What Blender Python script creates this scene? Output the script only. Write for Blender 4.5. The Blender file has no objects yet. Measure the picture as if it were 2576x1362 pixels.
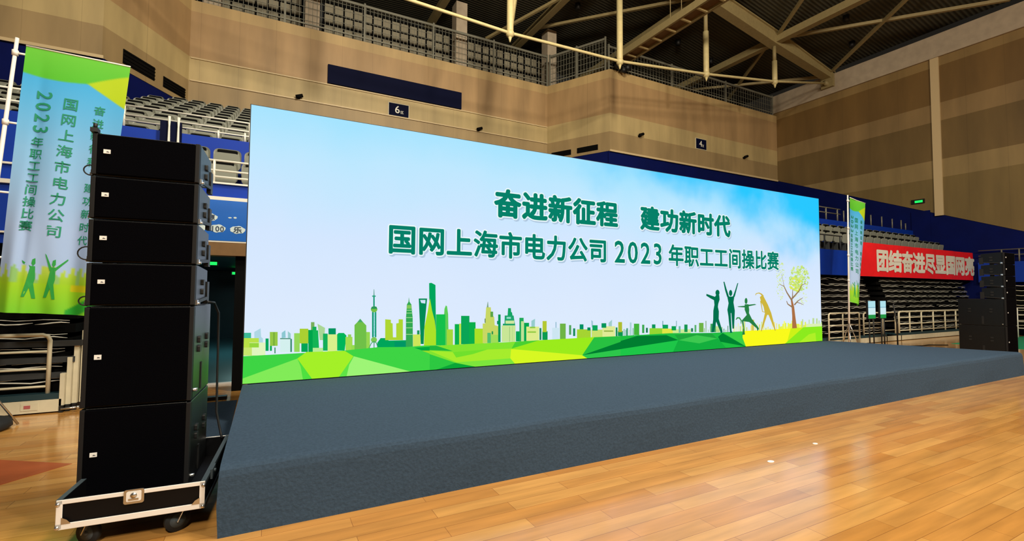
# Sports hall with an LED stage screen, loudspeaker stacks and spectator stands.
import bpy, math, random
from mathutils import Matrix, Vector

random.seed(11)
sc = bpy.context.scene
COL = sc.collection
PI = math.pi

# ------------------------------------------------------------------ camera
cam_data = bpy.data.cameras.new('camera')
cam_data.sensor_width = 36.0
cam_data.lens = 36.0 * 1174.73 / 2576.0
cam_data.clip_end = 200
cam = bpy.data.objects.new('camera', cam_data)
COL.objects.link(cam)
YAW, PITCH, ROLL = 0.479827, 0.044591, 0.00638615
f = Vector((math.sin(YAW) * math.cos(PITCH), math.cos(YAW) * math.cos(PITCH), math.sin(PITCH)))
r0 = Vector((math.cos(YAW), -math.sin(YAW), 0))
u0 = r0.cross(f)
rt = r0 * math.cos(ROLL) + u0 * math.sin(ROLL)
up = u0 * math.cos(ROLL) - r0 * math.sin(ROLL)
m = Matrix(((rt.x, up.x, -f.x, 0), (rt.y, up.y, -f.y, 0), (rt.z, up.z, -f.z, 1.6), (0, 0, 0, 1)))
cam.matrix_world = m
sc.camera = cam

# ------------------------------------------------------------------ world, lights, exposure
sc.view_settings.view_transform = 'Standard'
sc.view_settings.look = 'None'
sc.view_settings.gamma = 1.0
sc.view_settings.exposure = 0.0
sc.view_settings.use_curve_mapping = False
w = bpy.data.worlds.new('hall_air')
sc.world = w
w.use_nodes = True
w.node_tree.nodes['Background'].inputs[0].default_value = (1.0, 0.85, 0.65, 1)
w.node_tree.nodes['Background'].inputs[1].default_value = 0.012


def area(name, loc, target, sx, sy, power, color):
    d = bpy.data.lights.new(name, 'AREA')
    d.shape = 'RECTANGLE'
    d.size, d.size_y, d.energy, d.color = sx, sy, power, color
    o = bpy.data.objects.new(name, d)
    COL.objects.link(o)
    o.location = loc
    o.rotation_euler = (Vector(target) - Vector(loc)).to_track_quat('-Z', 'Y').to_euler()
    return o


WARM = (1.0, 0.90, 0.72)
# the hall's high-bay lamps over the court, above the frame
area('hall_lamp', (-1.0, 0.5, 12.6), (-1.0, 1.5, 0), 1.6, 1.6, 300, WARM)
area('hall_lamp', (5.0, 0.5, 12.6), (5.0, 2.0, 0), 1.6, 1.6, 640, WARM)
area('hall_lamp', (12.0, -1.0, 12.6), (11.0, 1.0, 0), 1.6, 1.6, 760, WARM)
# floodlight on the back wall
area('wall_flood', (4.0, 3.0, 12.6), (6.0, 20.0, 9.6), 1.2, 1.2, 1600, WARM)
# lamps over the front half of the court, shining towards the stage
area('hall_lamp', (-1.0, -9.0, 11.5), (0.0, 6.0, 2.2), 1.6, 1.6, 1650, WARM)
area('hall_lamp', (11.0, -9.0, 11.5), (13.0, 5.0, 1.5), 1.6, 1.6, 1900, WARM)


# ------------------------------------------------------------------ materials
def lin(c):
    out = []
    for v in c:
        v = v / 255.0
        out.append(v / 12.92 if v <= 0.04045 else ((v + 0.055) / 1.055) ** 2.4)
    return tuple(out) + (1.0,)


def mat(name, rgb, rough=0.6, metal=0.0, emit=0.0, noise=0.0, nscale=8.0, bump=0.0, spec=0.5, stretch=(1, 1, 1)):
    m = bpy.data.materials.new(name)
    m.use_nodes = True
    nt = m.node_tree
    b = nt.nodes['Principled BSDF']
    c = lin(rgb)
    b.inputs['Base Color'].default_value = c
    b.inputs['Roughness'].default_value = rough
    b.inputs['Metallic'].default_value = metal
    b.inputs['Specular IOR Level'].default_value = spec
    if emit:
        b.inputs['Emission Color'].default_value = c
        b.inputs['Emission Strength'].default_value = emit
    if noise or bump:
        tc = nt.nodes.new('ShaderNodeTexCoord')
        mp = nt.nodes.new('ShaderNodeMapping')
        mp.inputs['Scale'].default_value = stretch
        nz = nt.nodes.new('ShaderNodeTexNoise')
        nz.inputs['Scale'].default_value = nscale
        nz.inputs['Detail'].default_value = 4
        nt.links.new(tc.outputs['Object'], mp.inputs[0])
        nt.links.new(mp.outputs[0], nz.inputs['Vector'])
        if noise:
            r = nt.nodes.new('ShaderNodeValToRGB')
            r.color_ramp.elements[0].position = 0.3
            r.color_ramp.elements[1].position = 0.7
            r.color_ramp.elements[0].color = tuple(v * (1 - noise) for v in c[:3]) + (1,)
            r.color_ramp.elements[1].color = tuple(min(1, v * (1 + noise)) for v in c[:3]) + (1,)
            nt.links.new(nz.outputs['Fac'], r.inputs[0])
            nt.links.new(r.outputs[0], b.inputs['Base Color'])
        if bump:
            bp = nt.nodes.new('ShaderNodeBump')
            bp.inputs['Strength'].default_value = bump
            bp.inputs['Distance'].default_value = 0.02
            nt.links.new(nz.outputs['Fac'], bp.inputs['Height'])
            nt.links.new(bp.outputs[0], b.inputs['Normal'])
    return m


def glow(name, rgb, strength=1.0):
    m = bpy.data.materials.new(name)
    m.use_nodes = True
    nt = m.node_tree
    nt.nodes.clear()
    o = nt.nodes.new('ShaderNodeOutputMaterial')
    e = nt.nodes.new('ShaderNodeEmission')
    e.inputs[0].default_value = lin(rgb)
    e.inputs[1].default_value = strength
    nt.links.new(e.outputs[0], o.inputs[0])
    return m


def wall_mat(name, bands, joint=1.22, axis=0):
    """Wood veneer panels: BANDS = [(z from, rgb)], fine vertical streaks, thin joints."""
    m = bpy.data.materials.new(name)
    m.use_nodes = True
    nt = m.node_tree
    b = nt.nodes['Principled BSDF']
    b.inputs['Roughness'].default_value = 0.55
    tc = nt.nodes.new('ShaderNodeTexCoord')
    sep = nt.nodes.new('ShaderNodeSeparateXYZ')
    nt.links.new(tc.outputs['Object'], sep.inputs[0])
    mr = nt.nodes.new('ShaderNodeMapRange')
    mr.inputs['From Min'].default_value = 0
    mr.inputs['From Max'].default_value = 16
    nt.links.new(sep.outputs[2], mr.inputs[0])
    cr = nt.nodes.new('ShaderNodeValToRGB')
    cr.color_ramp.interpolation = 'CONSTANT'
    el = cr.color_ramp.elements
    while len(el) > 1:
        el.remove(el[-1])
    for i, (z, c) in enumerate(bands):
        e = el[0] if i == 0 else el.new(z / 16)
        e.position = z / 16
        e.color = lin(c)
    nt.links.new(mr.outputs[0], cr.inputs[0])
    mp = nt.nodes.new('ShaderNodeMapping')
    mp.inputs['Scale'].default_value = (1, 1, 0.18)
    nt.links.new(tc.outputs['Object'], mp.inputs[0])
    nz = nt.nodes.new('ShaderNodeTexNoise')
    nz.inputs['Scale'].default_value = 1.5
    nz.inputs['Detail'].default_value = 5
    nt.links.new(mp.outputs[0], nz.inputs['Vector'])
    r = nt.nodes.new('ShaderNodeMapRange')
    r.inputs['From Min'].default_value = 0.3
    r.inputs['From Max'].default_value = 0.7
    r.inputs['To Min'].default_value = 0.80
    r.inputs['To Max'].default_value = 1.16
    nt.links.new(nz.outputs['Fac'], r.inputs[0])
    # vertical joints
    dv = nt.nodes.new('ShaderNodeMath')
    dv.operation = 'DIVIDE'
    dv.inputs[1].default_value = joint
    nt.links.new(sep.outputs[axis], dv.inputs[0])
    fr = nt.nodes.new('ShaderNodeMath')
    fr.operation = 'FRACT'
    nt.links.new(dv.outputs[0], fr.inputs[0])
    gt = nt.nodes.new('ShaderNodeMath')
    gt.operation = 'GREATER_THAN'
    gt.inputs[1].default_value = 0.012
    nt.links.new(fr.outputs[0], gt.inputs[0])
    jm = nt.nodes.new('ShaderNodeMapRange')
    jm.inputs['To Min'].default_value = 0.82
    nt.links.new(gt.outputs[0], jm.inputs[0])
    ml = nt.nodes.new('ShaderNodeMath')
    ml.operation = 'MULTIPLY'
    nt.links.new(r.outputs[0], ml.inputs[0])
    nt.links.new(jm.outputs[0], ml.inputs[1])
    vm = nt.nodes.new('ShaderNodeVectorMath')
    vm.operation = 'SCALE'
    nt.links.new(cr.outputs[0], vm.inputs[0])
    nt.links.new(ml.outputs[0], vm.inputs[3])
    nt.links.new(vm.outputs[0], b.inputs['Base Color'])
    return m


def floor_mat():
    m = bpy.data.materials.new('court_parquet')
    m.use_nodes = True
    nt = m.node_tree
    b = nt.nodes['Principled BSDF']
    tc = nt.nodes.new('ShaderNodeTexCoord')
    br = nt.nodes.new('ShaderNodeTexBrick')
    br.inputs['Scale'].default_value = 1.0
    br.inputs['Brick Width'].default_value = 1.1
    br.inputs['Row Height'].default_value = 0.14
    br.inputs['Mortar Size'].default_value = 0.0018
    br.inputs['Color1'].default_value = lin((214, 160, 88))
    br.inputs['Color2'].default_value = lin((194, 134, 64))
    br.inputs['Mortar'].default_value = lin((150, 98, 48))
    nt.links.new(tc.outputs['Object'], br.inputs['Vector'])
    mp = nt.nodes.new('ShaderNodeMapping')
    mp.inputs['Scale'].default_value = (0.5, 5, 1)
    nt.links.new(tc.outputs['Object'], mp.inputs[0])
    nz = nt.nodes.new('ShaderNodeTexNoise')
    nz.inputs['Scale'].default_value = 2.2
    nz.inputs['Detail'].default_value = 6
    nt.links.new(mp.outputs[0], nz.inputs['Vector'])
    mr = nt.nodes.new('ShaderNodeMapRange')
    mr.inputs['From Min'].default_value = 0.3
    mr.inputs['From Max'].default_value = 0.7
    mr.inputs['To Min'].default_value = 0.78
    mr.inputs['To Max'].default_value = 1.14
    nt.links.new(nz.outputs['Fac'], mr.inputs[0])
    vm = nt.nodes.new('ShaderNodeVectorMath')
    vm.operation = 'SCALE'
    nt.links.new(br.outputs['Color'], vm.inputs[0])
    nt.links.new(mr.outputs[0], vm.inputs[3])
    nt.links.new(vm.outputs[0], b.inputs['Base Color'])
    n2 = nt.nodes.new('ShaderNodeTexNoise')
    n2.inputs['Scale'].default_value = 1.3
    nt.links.new(tc.outputs['Object'], n2.inputs['Vector'])
    rr = nt.nodes.new('ShaderNodeMapRange')
    rr.inputs['To Min'].default_value = 0.13
    rr.inputs['To Max'].default_value = 0.24
    b.inputs['Coat Weight'].default_value = 0.6
    b.inputs['Coat Roughness'].default_value = 0.16
    nt.links.new(n2.outputs['Fac'], rr.inputs[0])
    nt.links.new(rr.outputs[0], b.inputs['Roughness'])
    b.inputs['Specular IOR Level'].default_value = 0.5
    return m


def ceiling_mat():
    m = bpy.data.materials.new('corrugated_ceiling')
    m.use_nodes = True
    nt = m.node_tree
    b = nt.nodes['Principled BSDF']
    b.inputs['Roughness'].default_value = 0.7
    b.inputs['Base Color'].default_value = lin((66, 63, 48))
    tc = nt.nodes.new('ShaderNodeTexCoord')
    wv = nt.nodes.new('ShaderNodeTexWave')
    wv.bands_direction = 'Y'
    wv.inputs['Scale'].default_value = 1.9
    nt.links.new(tc.outputs['Object'], wv.inputs['Vector'])
    cr = nt.nodes.new('ShaderNodeValToRGB')
    cr.color_ramp.elements[0].color = lin((48, 46, 35))
    cr.color_ramp.elements[1].color = lin((76, 73, 57))
    nt.links.new(wv.outputs['Fac'], cr.inputs[0])
    nt.links.new(cr.outputs[0], b.inputs['Base Color'])
    bp = nt.nodes.new('ShaderNodeBump')
    bp.inputs['Distance'].default_value = 0.015
    nt.links.new(wv.outputs['Fac'], bp.inputs['Height'])
    nt.links.new(bp.outputs[0], b.inputs['Normal'])
    return m


def sky_mat(W, H):
    """The picture shown on the LED screen: pale sky, deeper blue to the top corner, soft clouds."""
    m = bpy.data.materials.new('screen_sky')
    m.use_nodes = True
    nt = m.node_tree
    nt.nodes.clear()
    out = nt.nodes.new('ShaderNodeOutputMaterial')
    em = nt.nodes.new('ShaderNodeEmission')
    nt.links.new(em.outputs[0], out.inputs[0])
    tc = nt.nodes.new('ShaderNodeTexCoord')
    sep = nt.nodes.new('ShaderNodeSeparateXYZ')
    nt.links.new(tc.outputs['Object'], sep.inputs[0])

    def node(op, a, b_=None, c=None):
        n = nt.nodes.new('ShaderNodeMath')
        n.operation = op
        for i, v in enumerate((a, b_, c)):
            if v is None:
                continue
            if isinstance(v, (int, float)):
                n.inputs[i].default_value = v
            else:
                nt.links.new(v, n.inputs[i])
        return n.outputs[0]
    u = node('DIVIDE', sep.outputs[0], W)
    v = node('DIVIDE', sep.outputs[2], H)
    cr = nt.nodes.new('ShaderNodeValToRGB')
    el = cr.color_ramp.elements
    el[0].position, el[0].color = 0.0, lin((224, 238, 253))
    el[1].position, el[1].color = 1.0, lin((166, 228, 255))
    for p, c in ((0.28, (220, 234, 254)), (0.55, (212, 231, 255)), (0.82, (190, 232, 255))):
        e = el.new(p)
        e.color = lin(c)
    nz = nt.nodes.new('ShaderNodeTexNoise')
    nz.inputs['Scale'].default_value = 0.55
    nz.inputs['Detail'].default_value = 5
    nt.links.new(tc.outputs['Object'], nz.inputs['Vector'])
    vv = node('ADD', v, node('MULTIPLY', node('SUBTRACT', nz.outputs['Fac'], 0.5), 0.30))
    nt.links.new(vv, cr.inputs[0])
    # saturated blue towards the upper far corner, broken by clouds
    n2 = nt.nodes.new('ShaderNodeTexNoise')
    n2.inputs['Scale'].default_value = 0.62
    n2.inputs['Detail'].default_value = 4
    nt.links.new(tc.outputs['Object'], n2.inputs['Vector'])
    blue = node('ADD', node('MULTIPLY', u, 0.75), node('MULTIPLY', v, 1.0))
    blue = node('ADD', blue, node('MULTIPLY', node('SUBTRACT', n2.outputs['Fac'], 0.5), 0.75))
    mr = nt.nodes.new('ShaderNodeMapRange')
    mr.interpolation_type = 'SMOOTHSTEP'
    mr.inputs['From Min'].default_value = 1.22
    mr.inputs['From Max'].default_value = 1.62
    nt.links.new(blue, mr.inputs[0])
    mx = nt.nodes.new('ShaderNodeMix')
    mx.data_type = 'RGBA'
    nt.links.new(mr.outputs[0], mx.inputs[0])
    nt.links.new(cr.outputs[0], mx.inputs[6])
    mx.inputs[7].default_value = lin((40, 200, 255))
    nt.links.new(mx.outputs[2], em.inputs[0])
    em.inputs[1].default_value = 1.0
    return m


M = {
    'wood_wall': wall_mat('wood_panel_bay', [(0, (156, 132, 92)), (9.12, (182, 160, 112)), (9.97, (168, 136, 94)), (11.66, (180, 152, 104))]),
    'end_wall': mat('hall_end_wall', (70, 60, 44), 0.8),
    'wood_side': wall_mat('wood_panel_side', [(0, (122, 102, 60)), (6.78, (144, 122, 80)), (7.59, (112, 90, 52)), (9.33, (142, 116, 76)), (10.13, (116, 88, 46)), (11.85, (140, 114, 70))], axis=1),  # panelling colours darkened to carry the light falloff on this wall
    'trim': mat('pale_wood_trim', (205, 182, 140), 0.5),
    'concrete': mat('pale_beam', (176, 160, 138), 0.8, noise=0.1, nscale=3),
    'blue_wall': mat('navy_wall', (0, 13, 78), 0.8, spec=0.15, noise=0.12, nscale=1.5),
    'blue': mat('blue_fascia', (0, 50, 158), 0.6, spec=0.25, noise=0.06, nscale=2),
    'navy_board': mat('navy_board', (3, 8, 40), 0.7, spec=0.1),
    'dark': mat('dark_void', (8, 8, 8), 0.85, spec=0.1),
    'dark_teal': mat('teal_wall', (30, 58, 66), 0.5, noise=0.15, nscale=2),
    'teal_floor': mat('teal_floor', (58, 98, 104), 0.3),
    'brown': mat('brown_beam', (116, 84, 44), 0.6, noise=0.1),
    'terrace': mat('terrace_concrete', (44, 46, 48), 0.85, noise=0.2, nscale=4),
    'white': mat('white_paint', (225, 222, 210), 0.4),
    'cream': mat('cream_paint', (206, 198, 172), 0.45, noise=0.06),
    'grey_seat': mat('grey_seat_plastic', (116, 117, 104), 0.45, noise=0.08, nscale=6),
    'seat_rim': mat('seat_rim_plastic', (138, 140, 128), 0.45),
    'black': mat('black_paint', (12, 12, 13), 0.55),
    'grille': mat('speaker_grille', (4, 4, 7), 0.9, bump=0.3, nscale=220, spec=0.03),
    'cabinet': mat('speaker_cabinet', (7, 8, 10), 0.38, bump=0.10, nscale=180, spec=0.4),
    'strip': mat('speaker_edge', (24, 24, 26), 0.6, spec=0.25),
    'chrome': mat('bright_metal', (205, 205, 205), 0.25, metal=0.9),
    'alu': mat('aluminium_edge', (238, 236, 234), 0.4, metal=0.1),
    'laminate': mat('black_laminate', (6, 6, 9), 0.5, spec=0.2),
    'rubber': mat('dark_rubber', (22, 26, 30), 0.7),
    'hub': mat('wheel_hub', (60, 72, 80), 0.5),
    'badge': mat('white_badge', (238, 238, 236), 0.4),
    'mark': mat('badge_mark', (70, 72, 80), 0.5),
    'carpet': mat('stage_carpet', (56, 73, 92), 0.95, noise=0.12, nscale=45, bump=0.3, spec=0.12),
    'truss': mat('cream_steel', (206, 190, 138), 0.5, noise=0.08),
    'truss_dim': mat('tan_steel', (150, 134, 92), 0.55, noise=0.08),
    'fence': mat('galvanised_fence', (124, 122, 108), 0.5, metal=0.2),
    'vent': mat('vent_black', (11, 9, 8), 0.8, spec=0.1),
    'red': mat('red_banner_cloth', (232, 14, 26), 0.6, noise=0.05),
    'pole': mat('white_pole', (232, 228, 222), 0.4),
    'exit': glow('exit_green', (30, 235, 90), 1.6),
    'green_floor': mat('green_floor_mat', (20, 150, 104), 0.6),
    'louver': mat('louver_panel', (144, 136, 114), 0.6),
}


# ------------------------------------------------------------------ mesh helpers
class MB:
    def __init__(s):
        s.v, s.f, s.m = [], [], []
        s.sm = []

    def add(s, vs, fs, mi=0, smooth=False):
        n = len(s.v)
        s.v += [tuple(p) for p in vs]
        for q in fs:
            s.f.append(tuple(i + n for i in q))
            s.m.append(mi)
            s.sm.append(smooth)

    def box(s, x0, y0, z0, x1, y1, z1, mi=0):
        v = [(x0, y0, z0), (x1, y0, z0), (x1, y1, z0), (x0, y1, z0), (x0, y0, z1), (x1, y0, z1), (x1, y1, z1), (x0, y1, z1)]
        s.add(v, [(0, 3, 2, 1), (4, 5, 6, 7), (0, 1, 5, 4), (1, 2, 6, 5), (2, 3, 7, 6), (3, 0, 4, 7)], mi)

    def hexa(s, v, mi=0):
        s.add(v, [(0, 3, 2, 1), (4, 5, 6, 7), (0, 1, 5, 4), (1, 2, 6, 5), (2, 3, 7, 6), (3, 0, 4, 7)], mi)

    def beam(s, p, q, wdt, hgt, mi=0):
        p, q = Vector(p), Vector(q)
        d = (q - p).normalized()
        side = d.cross(Vector((0, 0, 1)))
        side = side.normalized() if side.length > 1e-5 else Vector((1, 0, 0))
        u = side.cross(d).normalized()
        a, b = side * wdt / 2, u * hgt / 2
        s.hexa([p - a - b, p + a - b, q + a - b, q - a - b, p - a + b, p + a + b, q + a + b, q - a + b], mi)

    def tube(s, pts, r, n=8, mi=0, caps=True):
        pts = [Vector(p) for p in pts]
        rs = r if isinstance(r, (list, tuple)) else [r] * len(pts)
        rings = []
        prev = None
        for i, p in enumerate(pts):
            d = (pts[min(i + 1, len(pts) - 1)] - pts[max(i - 1, 0)]).normalized()
            if prev is None:
                a = d.orthogonal().normalized()
            else:
                a = (prev - d * prev.dot(d))
                a = a.normalized() if a.length > 1e-6 else d.orthogonal().normalized()
            prev = a
            b = d.cross(a)
            rings.append([p + (a * math.cos(2 * PI * k / n) + b * math.sin(2 * PI * k / n)) * rs[i] for k in range(n)])
        v = [q for ring in rings for q in ring]
        fs = []
        for i in range(len(pts) - 1):
            for k in range(n):
                k2 = (k + 1) % n
                fs.append((i * n + k, i * n + k2, (i + 1) * n + k2, (i + 1) * n + k))
        if caps:
            fs.append(tuple(range(n - 1, -1, -1)))
            fs.append(tuple((len(pts) - 1) * n + k for k in range(n)))
        s.add(v, fs, mi, True)

    def cyl(s, p, q, r, n=16, mi=0):
        s.tube([p, q], r, n, mi)

    def ball(s, c, r, n=12, m_=8, mi=0):
        v, fs = [], []
        for i in range(m_ + 1):
            t = PI * i / m_
            for k in range(n):
                a = 2 * PI * k / n
                v.append((c[0] + r * math.sin(t) * math.cos(a), c[1] + r * math.sin(t) * math.sin(a), c[2] + r * math.cos(t)))
        for i in range(m_):
            for k in range(n):
                k2 = (k + 1) % n
                fs.append((i * n + k, (i + 1) * n + k, (i + 1) * n + k2, i * n + k2))
        s.add(v, fs, mi, True)

    def prism(s, poly, y0, y1, mi=0, axis='y'):
        """POLY = (x, z) outline pushed along y (or (y, z) along x, or (x, y) along z)."""
        n = len(poly)
        if axis == 'y':
            v = [(a, y0, b) for a, b in poly] + [(a, y1, b) for a, b in poly]
        elif axis == 'x':
            v = [(y0, a, b) for a, b in poly] + [(y1, a, b) for a, b in poly]
        else:
            v = [(a, b, y0) for a, b in poly] + [(a, b, y1) for a, b in poly]
        fs = [tuple(range(n)), tuple(range(2 * n - 1, n - 1, -1))]
        for k in range(n):
            k2 = (k + 1) % n
            fs.append((k, k + n, k2 + n, k2))
        s.add(v, fs, mi)

    def flat(s, poly, y, mi=0):
        s.add([(a, y, b) for a, b in poly], [tuple(range(len(poly)))], mi)


def rrect(x0, z0, x1, z1, r, n=5):
    p = []
    for cx, cz, a0 in ((x1 - r, z1 - r, 0), (x0 + r, z1 - r, 90), (x0 + r, z0 + r, 180), (x1 - r, z0 + r, 270)):
        for k in range(n + 1):
            a = math.radians(a0 + 90 * k / n)
            p.append((cx + r * math.cos(a), cz + r * math.sin(a)))
    return p


def build(name, mb, mats, parent=None, world=True, bevel=0.0, label=None):
    """Link MB as ONE mesh object; with a parent its vertices become local to the parent."""
    me = bpy.data.meshes.new(name)
    off = Vector((0, 0, 0))
    if parent is not None and world:
        off = world_of(parent)
    me.from_pydata([(p[0] - off.x, p[1] - off.y, p[2] - off.z) for p in mb.v], [], mb.f)
    if not isinstance(mats, (list, tuple)):
        mats = [mats]
    for x in mats:
        me.materials.append(x)
    me.polygons.foreach_set('material_index', mb.m)
    me.polygons.foreach_set('use_smooth', mb.sm)
    me.update()
    o = bpy.data.objects.new(name, me)
    COL.objects.link(o)
    if parent is not None:
        o.parent = parent
    if bevel:
        bv = o.modifiers.new('edge', 'BEVEL')
        bv.width = bevel
        bv.segments = 2
        bv.limit_method = 'ANGLE'
    if label:
        o['label'] = label
    return o


def world_of(o):
    p = Vector((0, 0, 0))
    while o is not None:
        p += Vector(o.location)
        o = o.parent
    return p


def thing(name, label, cat, loc=(0, 0, 0), rz=0.0, group=None):
    o = bpy.data.objects.new(name, None)
    o.empty_display_size = 0.2
    COL.objects.link(o)
    o.location = loc
    o.rotation_euler = (0, 0, rz)
    tag(o, label, cat, group)
    return o


def tag(o, label, cat, group=None):
    o['label'] = label
    o['category'] = cat
    if group:
        o['group'] = group
    return o


def struct(name, mb, mats, bevel=0.0):
    o = build(name, mb, mats, bevel=bevel)
    o['kind'] = 'structure'
    return o


def dup(src, loc, rz=None, label=None, group=None):
    c = src.copy()
    COL.objects.link(c)
    c.location = loc
    if rz is not None:
        c.rotation_euler = (0, 0, rz)
    if label:
        c['label'] = label
    if group:
        c['group'] = group

    def rec(a, b):
        for ch in list(a.children):
            d = ch.copy()
            COL.objects.link(d)
            d.parent = b
            rec(ch, d)
    rec(src, c)
    return c


_glyphs = {}


def glyph(ch, off):
    """Outline mesh of one character, centred on its em box (built-in typeface)."""
    key = (ch, round(off, 3))
    if key not in _glyphs:
        cu = bpy.data.curves.new('glyph', 'FONT')
        cu.body = ch
        cu.size = 1
        cu.offset = off
        cu.resolution_u = 3
        ob = bpy.data.objects.new('glyph', cu)
        COL.objects.link(ob)
        me = ob.to_mesh()
        vs = [(v.co.x, v.co.y) for v in me.vertices]
        fs = [tuple(p.vertices) for p in me.polygons]
        ob.to_mesh_clear()
        bpy.data.objects.remove(ob)
        bpy.data.curves.remove(cu)
        cx = 0.25 if ch in '0123456789' else 0.5
        cy = 0.345 if ch in '0123456789' else 0.38
        _glyphs[key] = ([(x - cx, y - cy) for x, y in vs], fs)
    return _glyphs[key]


def put(mb, ch, cx, cz, sx, sz, y, off=0.0, mi=0, mapf=None, rot=0.0):
    """One character; OFF (in em) makes it bolder by laying shifted copies on top of each other."""
    vs, fs = glyph(ch, 0.0)
    c, s_ = math.cos(rot), math.sin(rot)
    n = 0 if off <= 0 else (8 if off < 0.05 else 12)
    shifts = [(0.0, 0.0)] + [(off * math.cos(2 * PI * k / n), off * math.sin(2 * PI * k / n)) for k in range(n)]
    for k, (dx, dz) in enumerate(shifts):
        pts = []
        for x, z in vs:
            x, z = x + dx, z + dz
            x, z = x * c - z * s_, x * s_ + z * c
            px, pz = cx + x * sx, cz + z * sz
            p = mapf(px, pz, y) if mapf else (px, y, pz)
            pts.append((p[0], p[1] - 0.00008 * k, p[2]))
        mb.add(pts, fs, mi)
ART_LAND = '''
62,212,68:0,332,622,335,1165,340,1590,362,2005,346,2220,354,2503,345,2508,0,0,0
130,235,88:0,65,595,268,640,157,668,0,0,0
78,224,64:595,268,644,187,773,0,666,0,637,162
164,240,40:698,345,1165,335,1276,259,1101,0,773,0,595,268
95,228,70:1276,259,1231,159,1195,0,1101,0
158,245,118:1281,257,2048,0,1195,0,1226,149
0,170,62:2101,330,2504,336,2505,265,2221,282
152,222,42:2209,283,2505,267,2506,164
15,165,60:2508,0,2508,0,2395,0
130,228,48:2324,344,3046,344,3719,343,4424,350,5260,355,6031,349,6028,0,5112,0,3708,0,3037,0,2329,0
30,182,60:2324,344,2428,342,2678,253,2325,283
72,208,50:3719,340,4158,348,3652,238
155,235,28:4158,348,5260,354,5047,95,5007,58,3652,238
112,224,45:2678,236,3239,247,2998,190,2715,144
166,236,45:2325,277,2678,236,2733,154,2998,190,3239,247,3652,238,3687,83,2740,85
125,230,60:2734,84,3639,88,3715,0,3037,0
215,248,35:3645,235,5007,58,5144,0,3715,0,3632,89
45,200,65:2326,228,2722,78,2433,0,2329,0
10,165,55:2722,78,3037,0,2433,0
40,192,65:5260,351,6031,349,6030,288,5007,58
0,125,48:6030,290,6029,127,5007,58
45,198,75:5007,58,6029,131,6028,0,5112,0
30,190,65:5847,352,7046,359,8197,324,9175,324,9247,0,8706,0,5845,0
0,125,48:5846,264,6229,337,6961,325,7271,219,5845,119
30,198,72:5845,119,7271,219,7127,0,5845,0
20,175,62:7271,219,7841,130,8388,205,8631,0,7127,0
62,200,80:7281,218,7775,294,8364,206,7841,130
30,165,60:7174,324,8197,319,8364,206,7775,294,7281,218
60,205,70:8562,311,9154,322,9248,0
0,130,48:8389,238,8525,308,9253,0,8460,135
250,250,28:9149,329,10397,332,10907,335,10957,0,9247,0,9146,191
205,242,24:10816,336,11538,344,11501,212,10653,0
140,235,30:11298,346,12040,347,12040,0,10593,0
175,240,40:11499,174,11761,203,11786,0,11112,0
'''
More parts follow.
